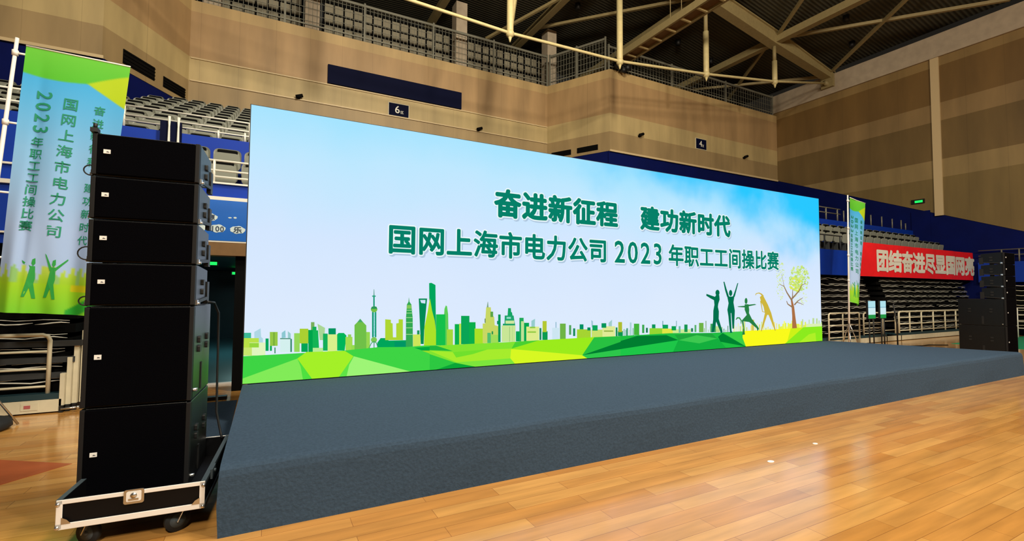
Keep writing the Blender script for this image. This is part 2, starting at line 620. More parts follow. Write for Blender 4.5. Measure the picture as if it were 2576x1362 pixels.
ART_CITY = '''
60,185,150:0,613,74,611,81,333,0,336
175,215,228:108,620,175,662,183,557,203,536,208,376,115,381
185,225,70:0,549,159,543,165,328,0,336
225,245,190:60,493,231,485,236,326,64,336
150,215,60:60,488,161,483,162,428,61,433
200,230,110:0,435,87,432,90,333,0,336
0,165,90:232,535,266,534,270,381,236,382
0,170,80:282,452,304,451,306,379,284,380
150,200,70:277,614,364,611,368,438,282,442
120,175,60:314,608,332,607,336,440,318,441
70,150,110:332,420,346,419,348,346,334,347
140,200,210:410,599,450,630,456,536,411,533
150,205,205:479,617,512,585,514,518,481,530
212,240,238:393,534,523,528,527,351,398,358
90,150,130:393,534,513,529,514,515,393,520
60,140,110:509,519,528,518,532,353,513,354
150,215,90:551,589,616,587,621,349,557,352
0,165,85:637,467,714,463,717,343,640,348
170,208,50:614,644,715,641,719,453,619,457
170,215,150:823,701,915,645,909,486,855,489
120,175,90:745,724,786,723,788,607,747,608
20,175,85:763,665,811,664,819,338,770,341
20,180,85:769,618,832,616,853,336,775,340
0,165,75:715,625,766,623,773,340,722,343
20,175,90:892,572,949,570,954,347,897,350
185,235,150:774,393,896,387,898,334,775,340
0,150,95:957,638,1048,636,1050,555,959,559
216,240,140:949,559,1066,555,1071,324,954,331
0,182,90:1066,555,1083,573,1150,571,1184,534,1165,338,1071,343
165,220,80:1172,518,1260,515,1264,332,1175,337
150,210,90:1202,550,1244,548,1244,505,1203,506
150,220,80:1246,407,1491,396,1492,329,1248,342
112,192,72:1290,334,1283,672,1314,704,1355,755,1399,702,1437,662,1444,326
70,170,100:1319,709,1355,755,1393,708
150,215,80:1439,574,1487,572,1492,335,1444,337
0,165,90:1584,347,1588,424,1631,484,1698,481,1743,445,2000,440,2005,339
0,150,100:1822,425,1995,418,1996,343,1824,352
60,150,120:1526,1152,1532,1152,1537,1066,1525,1066
50,165,130:1557,1059,1555,1055,1552,1051,1546,1049,1539,1047,1531,1046,1522,1047,1515,1049,1509,1051,1505,1055,1504,1058,1505,1062,1509,1066,1515,1068,1522,1070,1530,1071,1538,1070,1546,1068,1551,1066,1555,1062
0,150,110:1522,1050,1540,1050,1543,916,1524,916
0,145,105:1509,844,1566,843,1573,497,1516,499
170,228,238:1529,843,1549,843,1555,498,1536,499
60,180,160:1527,827,1551,826,1551,820,1527,820
60,180,160:1528,807,1552,806,1552,799,1528,800
60,180,160:1528,787,1552,786,1552,779,1528,780
60,180,160:1528,766,1552,766,1552,759,1528,760
60,180,160:1529,746,1553,746,1553,739,1529,740
60,180,160:1529,726,1553,726,1553,719,1529,720
60,180,160:1529,706,1553,706,1554,699,1530,700
60,180,160:1530,686,1554,686,1554,679,1530,680
60,180,160:1530,666,1554,666,1554,659,1530,660
60,180,160:1531,646,1555,646,1555,639,1531,640
60,180,160:1531,626,1555,626,1555,619,1531,620
60,180,160:1531,606,1555,606,1555,599,1531,600
60,180,160:1532,586,1556,586,1556,579,1532,580
60,180,160:1532,566,1556,566,1556,559,1532,560
60,180,160:1532,546,1557,546,1557,539,1533,540
60,180,160:1533,526,1557,526,1557,519,1533,520
120,190,70:1580,879,1578,866,1572,855,1562,845,1550,839,1537,838,1523,840,1511,846,1501,856,1495,867,1492,880,1494,893,1500,905,1510,914,1522,920,1535,922,1549,920,1561,914,1571,904,1577,893
45,150,85:1493,885,1503,914,1535,922,1568,913,1579,884
125,200,85:1582,461,1580,450,1575,439,1566,431,1555,426,1542,425,1530,428,1519,433,1510,442,1504,453,1501,465,1503,476,1509,486,1517,494,1529,499,1541,501,1554,498,1565,492,1574,484,1580,473
60,165,100:1529,447,1502,420,1471,352,1480,348,1511,414,1537,439
60,165,100:1549,439,1573,412,1594,343,1603,345,1583,416,1557,446
30,150,90:1538,443,1549,443,1550,346,1540,347
174,214,50:1688,740,1766,732,1767,687,1791,681,1799,488,1844,486,1841,679,1875,684,1874,736,1934,734,1939,443,1693,453
50,168,82:2013,1038,2016,1038,2023,980,2052,940,2060,853,2073,760,2083,339,1982,344,1977,762,1983,854,1986,940,2009,980
130,200,90:1989,934,2049,934,2055,882,1985,883
170,225,150:1977,865,2068,864,2068,855,1977,856
170,225,150:1978,825,2069,824,2069,815,1978,816
170,225,150:1979,762,2070,760,2070,751,1979,753
170,225,150:1980,693,2071,691,2071,682,1980,684
170,225,150:1981,618,2072,616,2072,607,1981,609
170,225,150:1983,527,2074,523,2074,514,1983,518
206,230,90:2081,517,2191,513,2194,345,2084,350
30,150,90:2139,573,2175,572,2176,514,2140,515
0,140,85:2156,1026,2280,1026,2243,570,2238,374,2196,376
205,228,248:2176,1005,2256,1005,2253,953,2194,962
0,165,92:2306,1248,2340,1253,2402,1222,2415,730,2424,340,2329,344
172,226,40:2322,1026,2356,849,2397,706,2419,564,2424,349,2242,351,2246,616,2288,826,2310,967
95,205,85:2539,783,2544,873,2564,924,2583,912,2602,793,2617,341,2563,343
20,192,75:2416,796,2559,794,2565,341,2422,348
172,226,40:2315,954,2358,786,2398,652,2419,350,2324,352
165,215,60:2584,573,2680,570,2683,338,2587,342
190,230,70:2776,653,2806,652,2810,337,2780,339
10,175,75:2706,647,2776,645,2780,339,2710,342
10,165,85:2805,767,2939,764,2944,339,2810,345
10,175,75:2936,669,3040,667,3044,335,2940,339
170,225,40:3025,571,3178,566,3180,335,3028,342
200,215,100:3161,344,3158,643,3197,644,3214,891,3292,890,3299,805,3352,733,3360,614,3426,594,3435,344
120,160,130:3238,974,3244,974,3253,888,3224,889
110,140,100:3189,718,3206,718,3207,653,3190,654
90,165,70:3286,823,3332,822,3333,739,3287,740
80,190,110:3237,500,3296,497,3297,342,3238,344
40,150,80:3308,521,3335,520,3335,472,3309,473
160,220,90:3296,468,3428,463,3429,338,3297,344
0,150,85:3418,777,3461,776,3464,348,3422,350
20,140,90:3399,678,3422,678,3422,624,3400,625
200,230,150:3480,605,3724,598,3726,339,3482,350
140,185,110:3616,583,3624,582,3626,347,3618,348
160,200,120:3669,593,3674,593,3675,345,3671,345
30,165,110:3532,759,3689,756,3715,616,3529,621
205,230,160:3546,678,3701,675,3701,626,3547,630
150,220,200:3566,735,3641,733,3641,705,3566,707
20,160,100:3500,632,3717,626,3718,599,3500,605
20,165,100:3590,873,3640,872,3645,812,3661,805,3670,754,3582,756
0,165,85:3732,506,3815,504,3816,343,3733,346
30,170,90:3793,718,3870,716,3872,340,3795,344
190,225,150:3824,662,3882,661,3884,340,3826,342
0,165,80:3878,636,3970,634,3971,338,3879,342
150,205,205:4012,664,4081,696,4077,569,4013,571
222,236,140:3920,574,4157,567,4158,336,3922,347
150,205,70:3942,499,4099,494,4099,469,3942,475
140,200,70:3984,572,4085,569,4085,544,3984,547
30,140,90:4164,544,4201,543,4202,351,4165,352
10,155,80:4219,490,4319,487,4320,346,4219,350
180,200,50:4222,656,4301,655,4301,475,4223,477
150,190,210:4471,634,4491,634,4491,538,4472,539
205,230,242:4408,541,4545,536,4545,341,4409,347
110,180,70:4560,606,4675,603,4675,344,4560,348
80,165,90:4742,576,4786,574,4786,413,4742,414
20,140,90:4824,519,4868,518,4868,388,4824,389
0,145,100:4959,583,5039,581,5039,449,4959,452
165,212,50:4903,500,5194,490,5194,322,4903,334
0,140,90:5120,526,5186,524,5186,471,5120,473
160,200,215:5202,649,5240,628,5240,522,5210,523
200,225,110:5210,486,5546,475,5546,335,5210,348
10,165,90:5227,560,5340,557,5340,463,5227,467
160,205,205:5581,593,5659,646,5653,510,5581,512
225,235,150:5444,536,5728,528,5727,334,5444,345
140,170,60:5478,461,5684,454,5684,434,5478,441
0,150,90:5424,590,5529,588,5529,507,5424,510
20,140,80:5740,507,5780,506,5780,342,5739,343
10,150,80:5789,444,5904,440,5903,348,5788,352
175,190,50:5798,601,5887,599,5886,420,5798,423
50,150,110:5985,486,6012,485,6011,347,5984,348
90,170,130:5923,473,5940,473,5939,351,5922,352
90,170,130:5964,457,5981,457,5981,349,5964,350
90,170,130:6006,485,6023,485,6023,348,6005,349
200,225,190:6048,454,6065,454,6065,346,6047,347
200,225,190:6090,463,6108,463,6107,345,6090,345
90,170,130:6133,484,6151,484,6150,343,6132,344
170,210,215:6066,587,6105,586,6103,357,6065,358
70,180,60:6163,562,6290,559,6288,353,6161,357
60,170,80:6359,539,6413,537,6411,383,6358,385
20,120,80:6452,479,6498,478,6497,387,6451,389
10,150,90:6600,538,6688,536,6687,454,6599,456
150,215,50:6539,469,6878,458,6877,335,6537,348
120,170,180:6863,597,6886,597,6885,497,6862,497
130,175,180:7221,589,7241,589,7239,479,7220,479
10,160,90:6868,525,7010,521,7009,444,6867,448
225,230,70:6857,451,7133,443,7131,337,6856,347
205,235,150:7132,430,7617,415,7616,324,7131,342
10,160,80:7101,491,7220,487,7219,406,7100,410
110,190,160:7289,485,7340,484,7338,358,7288,359
20,150,80:7440,513,7529,510,7527,364,7438,367
40,130,90:7622,436,7681,434,7680,362,7621,364
90,180,110:7721,497,7773,495,7771,355,7719,357
110,180,70:7848,534,7976,531,7973,344,7845,348
130,170,120:8035,570,8059,569,8055,341,8031,342
60,160,90:8177,509,8333,505,8330,331,8173,337
200,225,150:8332,455,8466,451,8464,327,8330,331
150,200,120:7986,426,8009,425,8008,342,7984,343
170,210,170:8043,452,8066,451,8064,340,8041,341
170,210,170:8098,393,8122,392,8121,338,8097,339
170,210,170:8156,450,8180,450,8178,336,8154,337
170,210,170:8212,376,8236,376,8236,334,8212,335
90,150,110:8270,386,8294,385,8293,332,8269,333
150,200,120:8328,388,8353,387,8352,330,8327,331
150,200,120:8387,386,8411,385,8410,328,8386,329
170,210,170:8447,449,8471,448,8469,326,8444,327
150,200,120:8505,435,8530,435,8528,324,8503,325
90,150,110:8564,398,8589,398,8587,322,8562,323
150,200,120:8623,373,8648,372,8647,320,8622,321
90,150,110:8685,454,8710,453,8707,318,8682,319
240,235,140:8867,469,8903,468,8900,323,8864,325
235,240,190:8933,431,8969,430,8967,321,8931,322
235,240,190:9002,501,9038,500,9034,319,8998,320
210,225,110:9068,434,9104,433,9101,316,9065,318
210,225,110:9138,517,9174,516,9169,314,9133,315
210,225,110:9206,534,9243,533,9238,312,9201,313
210,225,110:9272,406,9309,405,9307,309,9270,311
235,240,190:9340,362,9377,361,9376,307,9339,308
240,235,140:9411,438,9449,437,9446,305,9408,306
210,225,110:9480,394,9518,393,9516,302,9478,304
240,235,140:9552,429,9590,428,9587,300,9549,301
235,240,190:9624,489,9663,488,9658,298,9619,299
210,225,110:9695,453,9734,452,9729,295,9691,296
215,235,150:9768,512,9807,511,9801,293,9763,294
240,235,140:9841,510,9880,509,9874,290,9835,291
210,225,110:9910,374,9949,373,9947,288,9908,289
240,235,140:9984,397,10024,396,10020,285,9981,287
210,225,110:10056,354,10096,353,10094,283,10054,284
235,240,190:10134,479,10175,478,10169,280,10129,281
240,235,140:10210,496,10250,495,10244,278,10203,279
240,235,140:10284,463,10325,462,10319,275,10278,276
235,240,190:10359,443,10400,442,10395,272,10354,274
215,200,90:9447,563,9534,561,9527,307,9441,310
225,240,90:10371,442,10421,441,10417,314,10367,315
225,240,90:10416,387,10466,385,10464,312,10414,314
235,245,80:10464,392,10514,391,10511,311,10461,312
235,245,80:10513,446,10563,445,10559,309,10508,311
245,250,120:10562,507,10613,506,10606,307,10556,309
225,240,90:10609,466,10659,464,10654,306,10603,308
245,250,120:10654,381,10705,380,10702,304,10651,306
235,245,80:10704,461,10756,460,10751,303,10699,304
235,245,80:10752,438,10804,437,10799,301,10748,303
225,240,90:10801,446,10853,445,10848,300,10796,301
235,245,80:10852,508,10904,507,10897,298,10845,300
245,250,120:10898,428,10950,427,10946,297,10894,298
225,240,90:10949,492,11002,491,10995,295,10943,297
235,245,80:10997,433,11049,432,11045,293,10992,295
225,240,90:11046,432,11099,431,11094,292,11042,293
235,245,80:11096,431,11149,429,11144,290,11091,292
245,250,120:11145,409,11199,407,11195,289,11141,290
225,240,90:11198,488,11252,487,11245,287,11191,289
235,245,80:11244,355,11298,353,11296,285,11242,287
225,240,90:11296,397,11350,396,11346,284,11292,285
225,240,90:11350,470,11404,468,11397,282,11343,284
245,250,120:11399,409,11453,408,11449,280,11394,282
190,220,150:11250,533,11295,532,11288,333,11243,334
190,220,150:11512,517,11544,517,11537,325,11505,326
190,220,150:11660,549,11732,547,11723,320,11651,322
190,220,150:11807,540,11867,539,11859,316,11799,317
190,220,150:11905,489,11945,488,11939,313,11899,314
190,220,150:11998,448,12040,447,12039,310,11992,312
220,240,180:11412,424,12040,407,12040,309,11409,329
'''
ART_PEOPLE = '''
0,112,76:8450,1134,8447,1115,8438,1097,8424,1084,8407,1075,8388,1072,8369,1075,8352,1084,8339,1097,8331,1114,8328,1133,8331,1153,8340,1170,8354,1184,8371,1192,8390,1196,8409,1193,8426,1184,8439,1170,8448,1153
0,112,76:8344,1087,8442,1087,8450,995,8406,903,8396,845,8423,753,8415,603,8530,333,8476,304,8339,546,8274,341,8197,331,8250,590,8258,772,8292,887,8277,1012
0,112,76:8064,1111,8307,1053,8392,1054,8306,974,8186,1017,8096,1057,8056,1075
0,112,76:8839,1131,8836,1110,8828,1092,8816,1078,8802,1069,8786,1066,8771,1069,8757,1078,8746,1092,8739,1110,8737,1130,8740,1150,8747,1168,8759,1183,8773,1192,8789,1195,8805,1192,8819,1183,8830,1169,8836,1151
0,112,76:8571,1362,8604,1363,8661,1223,8740,1054,8677,1050,8617,1189
0,112,76:9034,1344,9003,1338,8940,1208,8855,1054,8914,1050,8973,1191
0,112,76:8678,1074,8753,1057,8829,1057,8906,1074,8873,934,8912,763,8899,609,8878,389,8828,390,8801,713,8784,714,8801,357,8826,302,8750,305,8709,647,8679,783,8720,918
38,128,68:9320,963,9317,943,9310,925,9300,911,9287,902,9273,899,9259,902,9247,911,9237,926,9231,944,9230,963,9232,983,9239,1001,9250,1015,9262,1025,9276,1028,9290,1025,9303,1015,9312,1001,9318,983
38,128,68:9228,894,9353,893,9372,774,9364,704,9453,581,9660,400,9687,360,9636,309,9605,375,9365,513,9180,535,9207,344,9221,254,9134,248,9169,397,9123,550,9289,667,9225,776
38,128,68:8992,851,9241,863,9261,824,9030,837
38,128,68:9334,884,9564,897,9613,881,9347,848
50,150,70:8952,569,8997,597,9038,597,9089,551,9092,485,9108,484,9125,556,9064,622,8976,625,8932,580
206,182,62:9733,1045,9832,1099,10009,874,10118,693,10265,309,10236,296,10020,655,9974,655,9774,299,9746,312,9896,696,9853,840,9780,929
206,182,62:9601,1083,9618,1114,9705,1125,9776,1096,9820,1051,9869,1075,9805,1119,9710,1146,9603,1129,9580,1088
206,182,62:9739,963,9775,839,9803,725,9910,705,9917,722,9824,734,9802,841,9778,967
'''
ART_TREE = '''
222,240,200:11209,1003,11198,1001,11192,1009,11199,1015,11212,1012
180,215,100:11267,1768,11292,1786,11333,1787,11340,1764,11300,1752
222,240,200:11111,982,11102,988,11105,995,11119,995,11120,987
205,230,150:10362,1621,10339,1632,10354,1645,10381,1648,10382,1633
215,238,150:11167,1149,11145,1152,11139,1162,11155,1168,11172,1163
215,235,175:10360,1171,10343,1168,10327,1175,10339,1190,10362,1185
180,215,100:10983,1453,10979,1470,11011,1482,11037,1467,11022,1450
215,235,175:10478,1398,10461,1397,10458,1407,10468,1411,10486,1407
222,235,70:11071,1436,11047,1432,11039,1443,11049,1456,11076,1449
180,215,100:11392,1559,11389,1583,11428,1609,11477,1583,11439,1555
222,240,200:11038,1125,11048,1145,11079,1146,11089,1125,11064,1113
190,225,110:11250,1398,11265,1428,11322,1423,11336,1398,11287,1382
180,215,100:10991,1673,10949,1684,10961,1709,10994,1712,11014,1695
222,235,70:10920,1440,10906,1456,10932,1469,10953,1459,10944,1445
222,240,200:11473,933,11432,936,11426,959,11466,964,11496,951
205,232,130:11289,1518,11257,1504,11214,1518,11229,1544,11284,1552
222,240,200:10469,1644,10447,1643,10437,1654,10457,1662,10478,1657
222,240,200:11243,1009,11215,997,11188,1006,11193,1027,11231,1030
222,235,70:11007,1219,10990,1239,11024,1257,11052,1241,11052,1213
205,230,150:10339,1519,10339,1528,10351,1531,10367,1527,10356,1518
205,230,90:11139,1440,11092,1437,11077,1455,11099,1473,11148,1468
215,238,150:11418,1353,11434,1367,11453,1366,11458,1352,11438,1343
205,230,90:11121,1237,11089,1249,11088,1280,11128,1288,11153,1263
215,235,175:11158,933,11154,941,11162,948,11178,944,11172,934
180,215,100:11221,1613,11200,1616,11191,1631,11219,1636,11240,1627
222,240,200:10480,1343,10454,1332,10431,1348,10446,1364,10483,1361
230,238,80:10808,1257,10810,1281,10852,1289,10870,1270,10850,1252
222,235,70:11224,1366,11183,1371,11164,1398,11203,1421,11237,1399
190,225,110:11184,1558,11173,1581,11204,1598,11251,1585,11238,1562
215,235,175:10400,1056,10394,1064,10411,1073,10424,1063,10416,1053
222,240,200:10573,1385,10555,1392,10559,1405,10583,1407,10586,1396
222,240,200:10401,1563,10381,1571,10397,1582,10416,1583,10420,1569
205,230,150:10406,1108,10376,1106,10373,1128,10396,1143,10420,1126
180,215,100:11494,1369,11493,1389,11522,1399,11548,1383,11528,1363
222,240,200:10329,1568,10345,1582,10369,1581,10375,1567,10349,1559
222,235,70:10951,1299,10922,1317,10955,1337,10994,1329,10998,1301
222,240,200:11127,925,11097,928,11094,945,11119,953,11139,942
205,232,130:11300,1492,11271,1511,11283,1536,11336,1535,11348,1509
215,238,150:10967,1696,10944,1687,10922,1696,10938,1710,10963,1710
205,232,130:11155,1431,11141,1435,11133,1443,11152,1452,11162,1443
205,230,150:10553,1786,10543,1794,10554,1800,10571,1797,10569,1788
222,240,200:11070,1136,11057,1140,11056,1149,11070,1152,11078,1144
215,238,150:10826,1423,10803,1413,10783,1424,10794,1439,10821,1436
222,240,200:10426,1762,10435,1773,10449,1775,10453,1766,10445,1761
205,230,150:10473,1235,10456,1233,10446,1239,10451,1251,10472,1246
222,235,70:10835,1272,10817,1285,10822,1307,10855,1302,10858,1281
180,215,100:11153,1449,11126,1451,11118,1462,11138,1475,11162,1464
205,230,90:10981,1385,10926,1374,10900,1400,10929,1421,10968,1416
215,238,150:10900,1454,10874,1482,10913,1510,10963,1495,10951,1465
230,238,80:11032,1298,11016,1286,10989,1289,10997,1305,11020,1307
230,238,80:10853,1310,10850,1319,10864,1329,10880,1319,10872,1306
215,238,150:11198,1418,11181,1434,11194,1448,11229,1445,11225,1427
215,238,150:11185,1203,11161,1198,11138,1206,11153,1218,11182,1218
190,225,110:11096,1161,11071,1185,11101,1206,11131,1195,11138,1175
205,230,150:10437,1737,10404,1725,10390,1743,10403,1758,10430,1754
190,225,110:11172,1444,11120,1450,11114,1476,11165,1495,11201,1467
230,238,80:11121,1200,11135,1217,11163,1218,11176,1200,11147,1185
215,238,150:11320,1219,11326,1240,11363,1237,11370,1217,11343,1202
215,235,175:10442,1183,10422,1188,10426,1200,10447,1203,10459,1192
205,232,130:11127,1602,11083,1586,11042,1597,11056,1626,11105,1624
205,232,130:11383,1691,11357,1696,11354,1712,11382,1722,11401,1707
180,215,100:11159,1561,11117,1567,11111,1596,11147,1606,11180,1588
180,215,100:11308,1280,11283,1269,11259,1280,11269,1294,11297,1293
222,235,70:11133,1361,11094,1377,11111,1399,11151,1406,11158,1380
205,230,90:11222,1300,11199,1291,11188,1307,11199,1320,11223,1318
230,238,80:11028,1440,11044,1467,11090,1478,11112,1447,11076,1421
205,230,150:10608,1637,10594,1652,10610,1670,10631,1661,10636,1647
205,232,130:11088,1281,11045,1257,11008,1282,11019,1311,11070,1313
190,225,110:11434,1402,11392,1400,11388,1433,11431,1438,11455,1421
190,225,110:11069,1599,11048,1613,11067,1637,11098,1629,11100,1607
205,230,90:11223,1206,11176,1205,11159,1227,11201,1241,11246,1228
215,235,175:10535,1324,10533,1333,10549,1339,10559,1331,10554,1321
215,235,175:10488,1395,10473,1413,10501,1421,10520,1414,10514,1395
215,238,150:11471,1641,11424,1619,11388,1640,11411,1670,11455,1665
222,240,200:10447,1582,10431,1577,10417,1582,10422,1591,10439,1592
215,235,175:11212,1145,11208,1158,11220,1164,11238,1159,11235,1149
215,235,175:10455,1649,10461,1659,10474,1659,10482,1651,10470,1643
180,215,100:10782,1343,10797,1362,10818,1363,10832,1346,10809,1337
222,240,200:11386,1052,11365,1042,11333,1049,11345,1067,11377,1067
215,238,150:11095,1468,11100,1486,11129,1485,11137,1471,11118,1460
230,238,80:10904,1434,10917,1454,10942,1450,10948,1436,10927,1426
230,238,80:10978,1485,10953,1490,10957,1507,10980,1513,10991,1501
222,240,200:10432,1393,10429,1406,10446,1413,10463,1407,10453,1396
230,238,80:11049,1282,11025,1289,11034,1311,11063,1311,11071,1291
190,225,110:11335,1490,11322,1507,11354,1521,11384,1508,11373,1489
222,240,200:11449,946,11431,946,11429,954,11438,962,11450,957
205,230,150:10537,1717,10525,1724,10534,1733,10553,1730,10550,1719
215,238,150:11006,1194,10975,1180,10942,1187,10953,1213,10988,1219
222,240,200:11339,900,11323,902,11320,909,11335,914,11344,907
215,235,175:11093,1149,11096,1157,11107,1159,11116,1153,11107,1148
215,235,175:10435,1730,10419,1731,10413,1738,10427,1745,10437,1739
222,240,200:10398,1195,10377,1201,10372,1215,10394,1217,10406,1209
205,232,130:11163,1732,11129,1743,11134,1767,11180,1771,11196,1750
190,225,110:11011,1346,11024,1366,11056,1366,11061,1348,11040,1336
222,240,200:11140,1078,11122,1091,11131,1107,11158,1101,11158,1088
222,240,200:11283,933,11256,923,11225,940,11253,962,11285,950
215,238,150:11314,1356,11274,1360,11270,1380,11309,1396,11334,1375
215,235,175:11185,1012,11168,1007,11153,1013,11160,1023,11180,1026
205,232,130:11473,1472,11439,1474,11441,1491,11468,1500,11494,1487
180,215,100:11227,1431,11185,1420,11160,1441,11177,1460,11227,1462
205,232,130:11010,1259,11001,1271,11014,1278,11031,1275,11029,1262
190,225,110:11448,1507,11426,1501,11413,1511,11427,1525,11449,1518
222,235,70:10867,1420,10876,1431,10894,1428,10894,1417,10879,1412
215,238,150:10905,1575,10899,1588,10915,1600,10937,1593,10928,1580
215,238,150:11144,1671,11131,1690,11150,1707,11183,1698,11173,1680
215,235,175:11348,1111,11323,1106,11307,1117,11321,1131,11346,1129
215,238,150:11037,1267,10996,1270,10996,1290,11022,1303,11044,1289
230,238,80:11158,1420,11113,1414,11099,1435,11124,1455,11164,1444
205,230,150:10376,1636,10361,1633,10351,1638,10358,1647,10370,1645
205,232,130:11295,1652,11294,1670,11323,1672,11344,1659,11318,1647
215,235,175:10634,1290,10618,1290,10617,1297,10628,1303,10639,1296
190,225,110:11400,1386,11351,1394,11379,1427,11420,1427,11439,1397
230,238,80:11094,1458,11057,1439,11018,1448,11018,1471,11067,1486
205,230,150:10461,1153,10449,1156,10450,1165,10463,1165,10471,1160
205,230,90:11164,1387,11150,1374,11129,1379,11128,1393,11154,1399
190,225,110:10834,1315,10816,1325,10819,1341,10845,1344,10852,1329
215,235,175:10545,1016,10525,1000,10503,1013,10507,1034,10536,1033
180,215,100:11347,1449,11326,1468,11341,1490,11376,1483,11378,1463
190,225,110:10978,1491,10967,1482,10949,1485,10947,1499,10970,1505
222,235,70:10856,1369,10842,1377,10851,1387,10871,1385,10876,1374
215,235,175:11455,1105,11429,1097,11408,1109,11420,1122,11444,1119
205,230,90:11125,1225,11115,1249,11149,1266,11175,1248,11165,1228
180,215,100:11252,1492,11260,1517,11307,1518,11319,1498,11293,1476
222,240,200:10379,1629,10365,1622,10354,1627,10356,1635,10369,1638
222,235,70:11014,1196,11019,1211,11039,1211,11057,1202,11038,1189
222,240,200:11203,1021,11185,1011,11162,1020,11171,1034,11198,1038
180,215,100:10934,1562,10896,1574,10910,1594,10945,1600,10963,1581
215,235,175:11282,972,11265,959,11232,965,11234,983,11269,991
205,230,150:10362,1462,10358,1474,10376,1478,10387,1468,10375,1457
190,225,110:11340,1393,11293,1380,11265,1390,11274,1425,11329,1420
205,232,130:11494,1291,11475,1292,11467,1302,11486,1309,11499,1301
190,225,110:11544,1572,11509,1565,11477,1576,11495,1596,11532,1602
190,225,110:11146,1150,11132,1170,11162,1178,11189,1172,11181,1150
222,235,70:11187,1360,11154,1358,11138,1377,11169,1391,11194,1379
215,235,175:10506,1358,10500,1363,10510,1369,10522,1365,10516,1357
215,238,150:11199,1692,11161,1663,11101,1677,11123,1712,11163,1717
230,238,80:11062,1372,11074,1389,11104,1388,11111,1371,11083,1357
222,240,200:10401,1504,10377,1516,10377,1539,10412,1539,10428,1523
205,230,90:11128,1300,11096,1284,11068,1300,11085,1317,11118,1323
180,215,100:11364,1446,11342,1437,11326,1448,11340,1458,11364,1456
180,215,100:10937,1214,10918,1228,10932,1246,10963,1241,10960,1226
230,238,80:11180,1396,11132,1377,11104,1400,11124,1430,11169,1428
215,235,175:10446,1197,10426,1192,10419,1208,10432,1218,10456,1212
205,230,150:10389,1262,10365,1249,10344,1259,10345,1278,10376,1282
205,230,150:10522,1182,10525,1190,10537,1193,10544,1187,10537,1180
190,225,110:11417,1638,11386,1619,11351,1635,11370,1658,11405,1661
222,235,70:11079,1401,11039,1397,11018,1413,11046,1425,11076,1423
205,232,130:10837,1503,10846,1527,10875,1528,10892,1514,10872,1494
205,230,150:10384,1301,10386,1324,10423,1321,10431,1304,10407,1293
180,215,100:11278,1335,11279,1349,11305,1354,11321,1341,11300,1326
205,230,150:10564,1801,10532,1790,10513,1810,10536,1830,10574,1819
205,232,130:10872,1649,10900,1677,10947,1680,10972,1654,10922,1629
215,235,175:10483,1561,10454,1551,10439,1564,10449,1576,10476,1578
205,230,150:10360,1479,10335,1477,10329,1492,10349,1497,10363,1491
222,240,200:10452,1338,10464,1353,10498,1355,10500,1336,10477,1330
215,238,150:11300,1719,11287,1740,11326,1758,11357,1739,11335,1719
205,230,150:10487,1450,10475,1446,10469,1454,10476,1462,10489,1459
205,230,90:11048,1179,11052,1191,11070,1191,11072,1179,11060,1171
190,225,110:11298,1204,11283,1186,11247,1191,11247,1216,11284,1224
180,215,100:11408,1445,11395,1460,11415,1478,11442,1468,11437,1446
205,230,90:11004,1500,10986,1489,10958,1491,10961,1512,10989,1518
222,235,70:10945,1386,10944,1396,10965,1401,10978,1390,10961,1383
222,240,200:11445,962,11429,966,11433,975,11445,978,11455,970
205,232,130:11182,1629,11126,1616,11095,1646,11142,1671,11190,1654
222,240,200:10500,1773,10471,1761,10454,1776,10472,1794,10501,1789
230,238,80:10885,1226,10886,1242,10905,1245,10918,1234,10905,1224
180,215,100:10840,1381,10815,1370,10785,1384,10805,1404,10839,1404
215,238,150:11049,1517,11010,1508,10984,1518,10991,1537,11034,1538
205,230,90:10992,1187,10996,1203,11021,1209,11034,1191,11011,1181
190,225,110:11477,1590,11458,1602,11477,1617,11496,1610,11499,1594
222,240,200:11431,1031,11416,1043,11427,1053,11450,1053,11448,1039
205,230,90:11006,1371,10968,1358,10931,1371,10948,1402,10990,1395
205,230,150:10477,1449,10488,1466,10507,1464,10516,1449,10497,1441
190,225,110:10955,1482,10964,1513,11003,1515,11025,1494,10995,1471
215,238,150:11139,1276,11112,1292,11143,1308,11182,1303,11171,1278
180,215,100:10936,1322,10913,1321,10908,1338,10931,1342,10946,1335
222,235,70:10977,1494,10966,1515,11003,1530,11035,1515,11022,1492
222,240,200:11313,901,11319,911,11339,912,11343,903,11333,895
215,235,175:11287,904,11254,910,11259,933,11294,938,11307,918
180,215,100:11279,1308,11244,1303,11236,1325,11257,1342,11281,1329
205,232,130:11536,1480,11533,1504,11559,1521,11594,1511,11589,1485
205,230,150:10427,1380,10411,1378,10406,1385,10413,1393,10424,1388
180,215,100:10816,1329,10778,1337,10783,1361,10814,1370,10837,1354
230,238,80:10910,1298,10898,1322,10934,1343,10972,1319,10955,1294
230,238,80:11004,1367,10974,1355,10953,1369,10959,1387,10999,1391
230,238,80:11005,1324,10979,1328,10993,1345,11015,1345,11022,1331
215,238,150:11299,1285,11266,1278,11256,1305,11278,1322,11305,1310
205,232,130:11106,1347,11063,1346,11054,1370,11079,1384,11106,1374
205,230,150:10379,1501,10345,1505,10343,1521,10365,1531,10384,1521
190,225,110:11124,1187,11102,1210,11139,1224,11178,1212,11167,1181
190,225,110:11107,1616,11077,1637,11086,1662,11133,1662,11153,1642
190,225,110:10993,1294,10966,1291,10942,1300,10961,1320,10986,1317
180,215,100:11033,1388,11012,1382,11001,1394,11013,1404,11036,1403
230,238,80:10901,1225,10880,1248,10919,1271,10948,1252,10938,1225
205,232,130:10948,1607,10963,1636,11000,1629,11015,1609,10979,1595
215,238,150:11098,1660,11054,1674,11069,1707,11119,1710,11136,1676
222,235,70:11075,1176,11062,1196,11087,1212,11109,1200,11104,1179
190,225,110:11537,1508,11531,1515,11541,1524,11556,1519,11555,1509
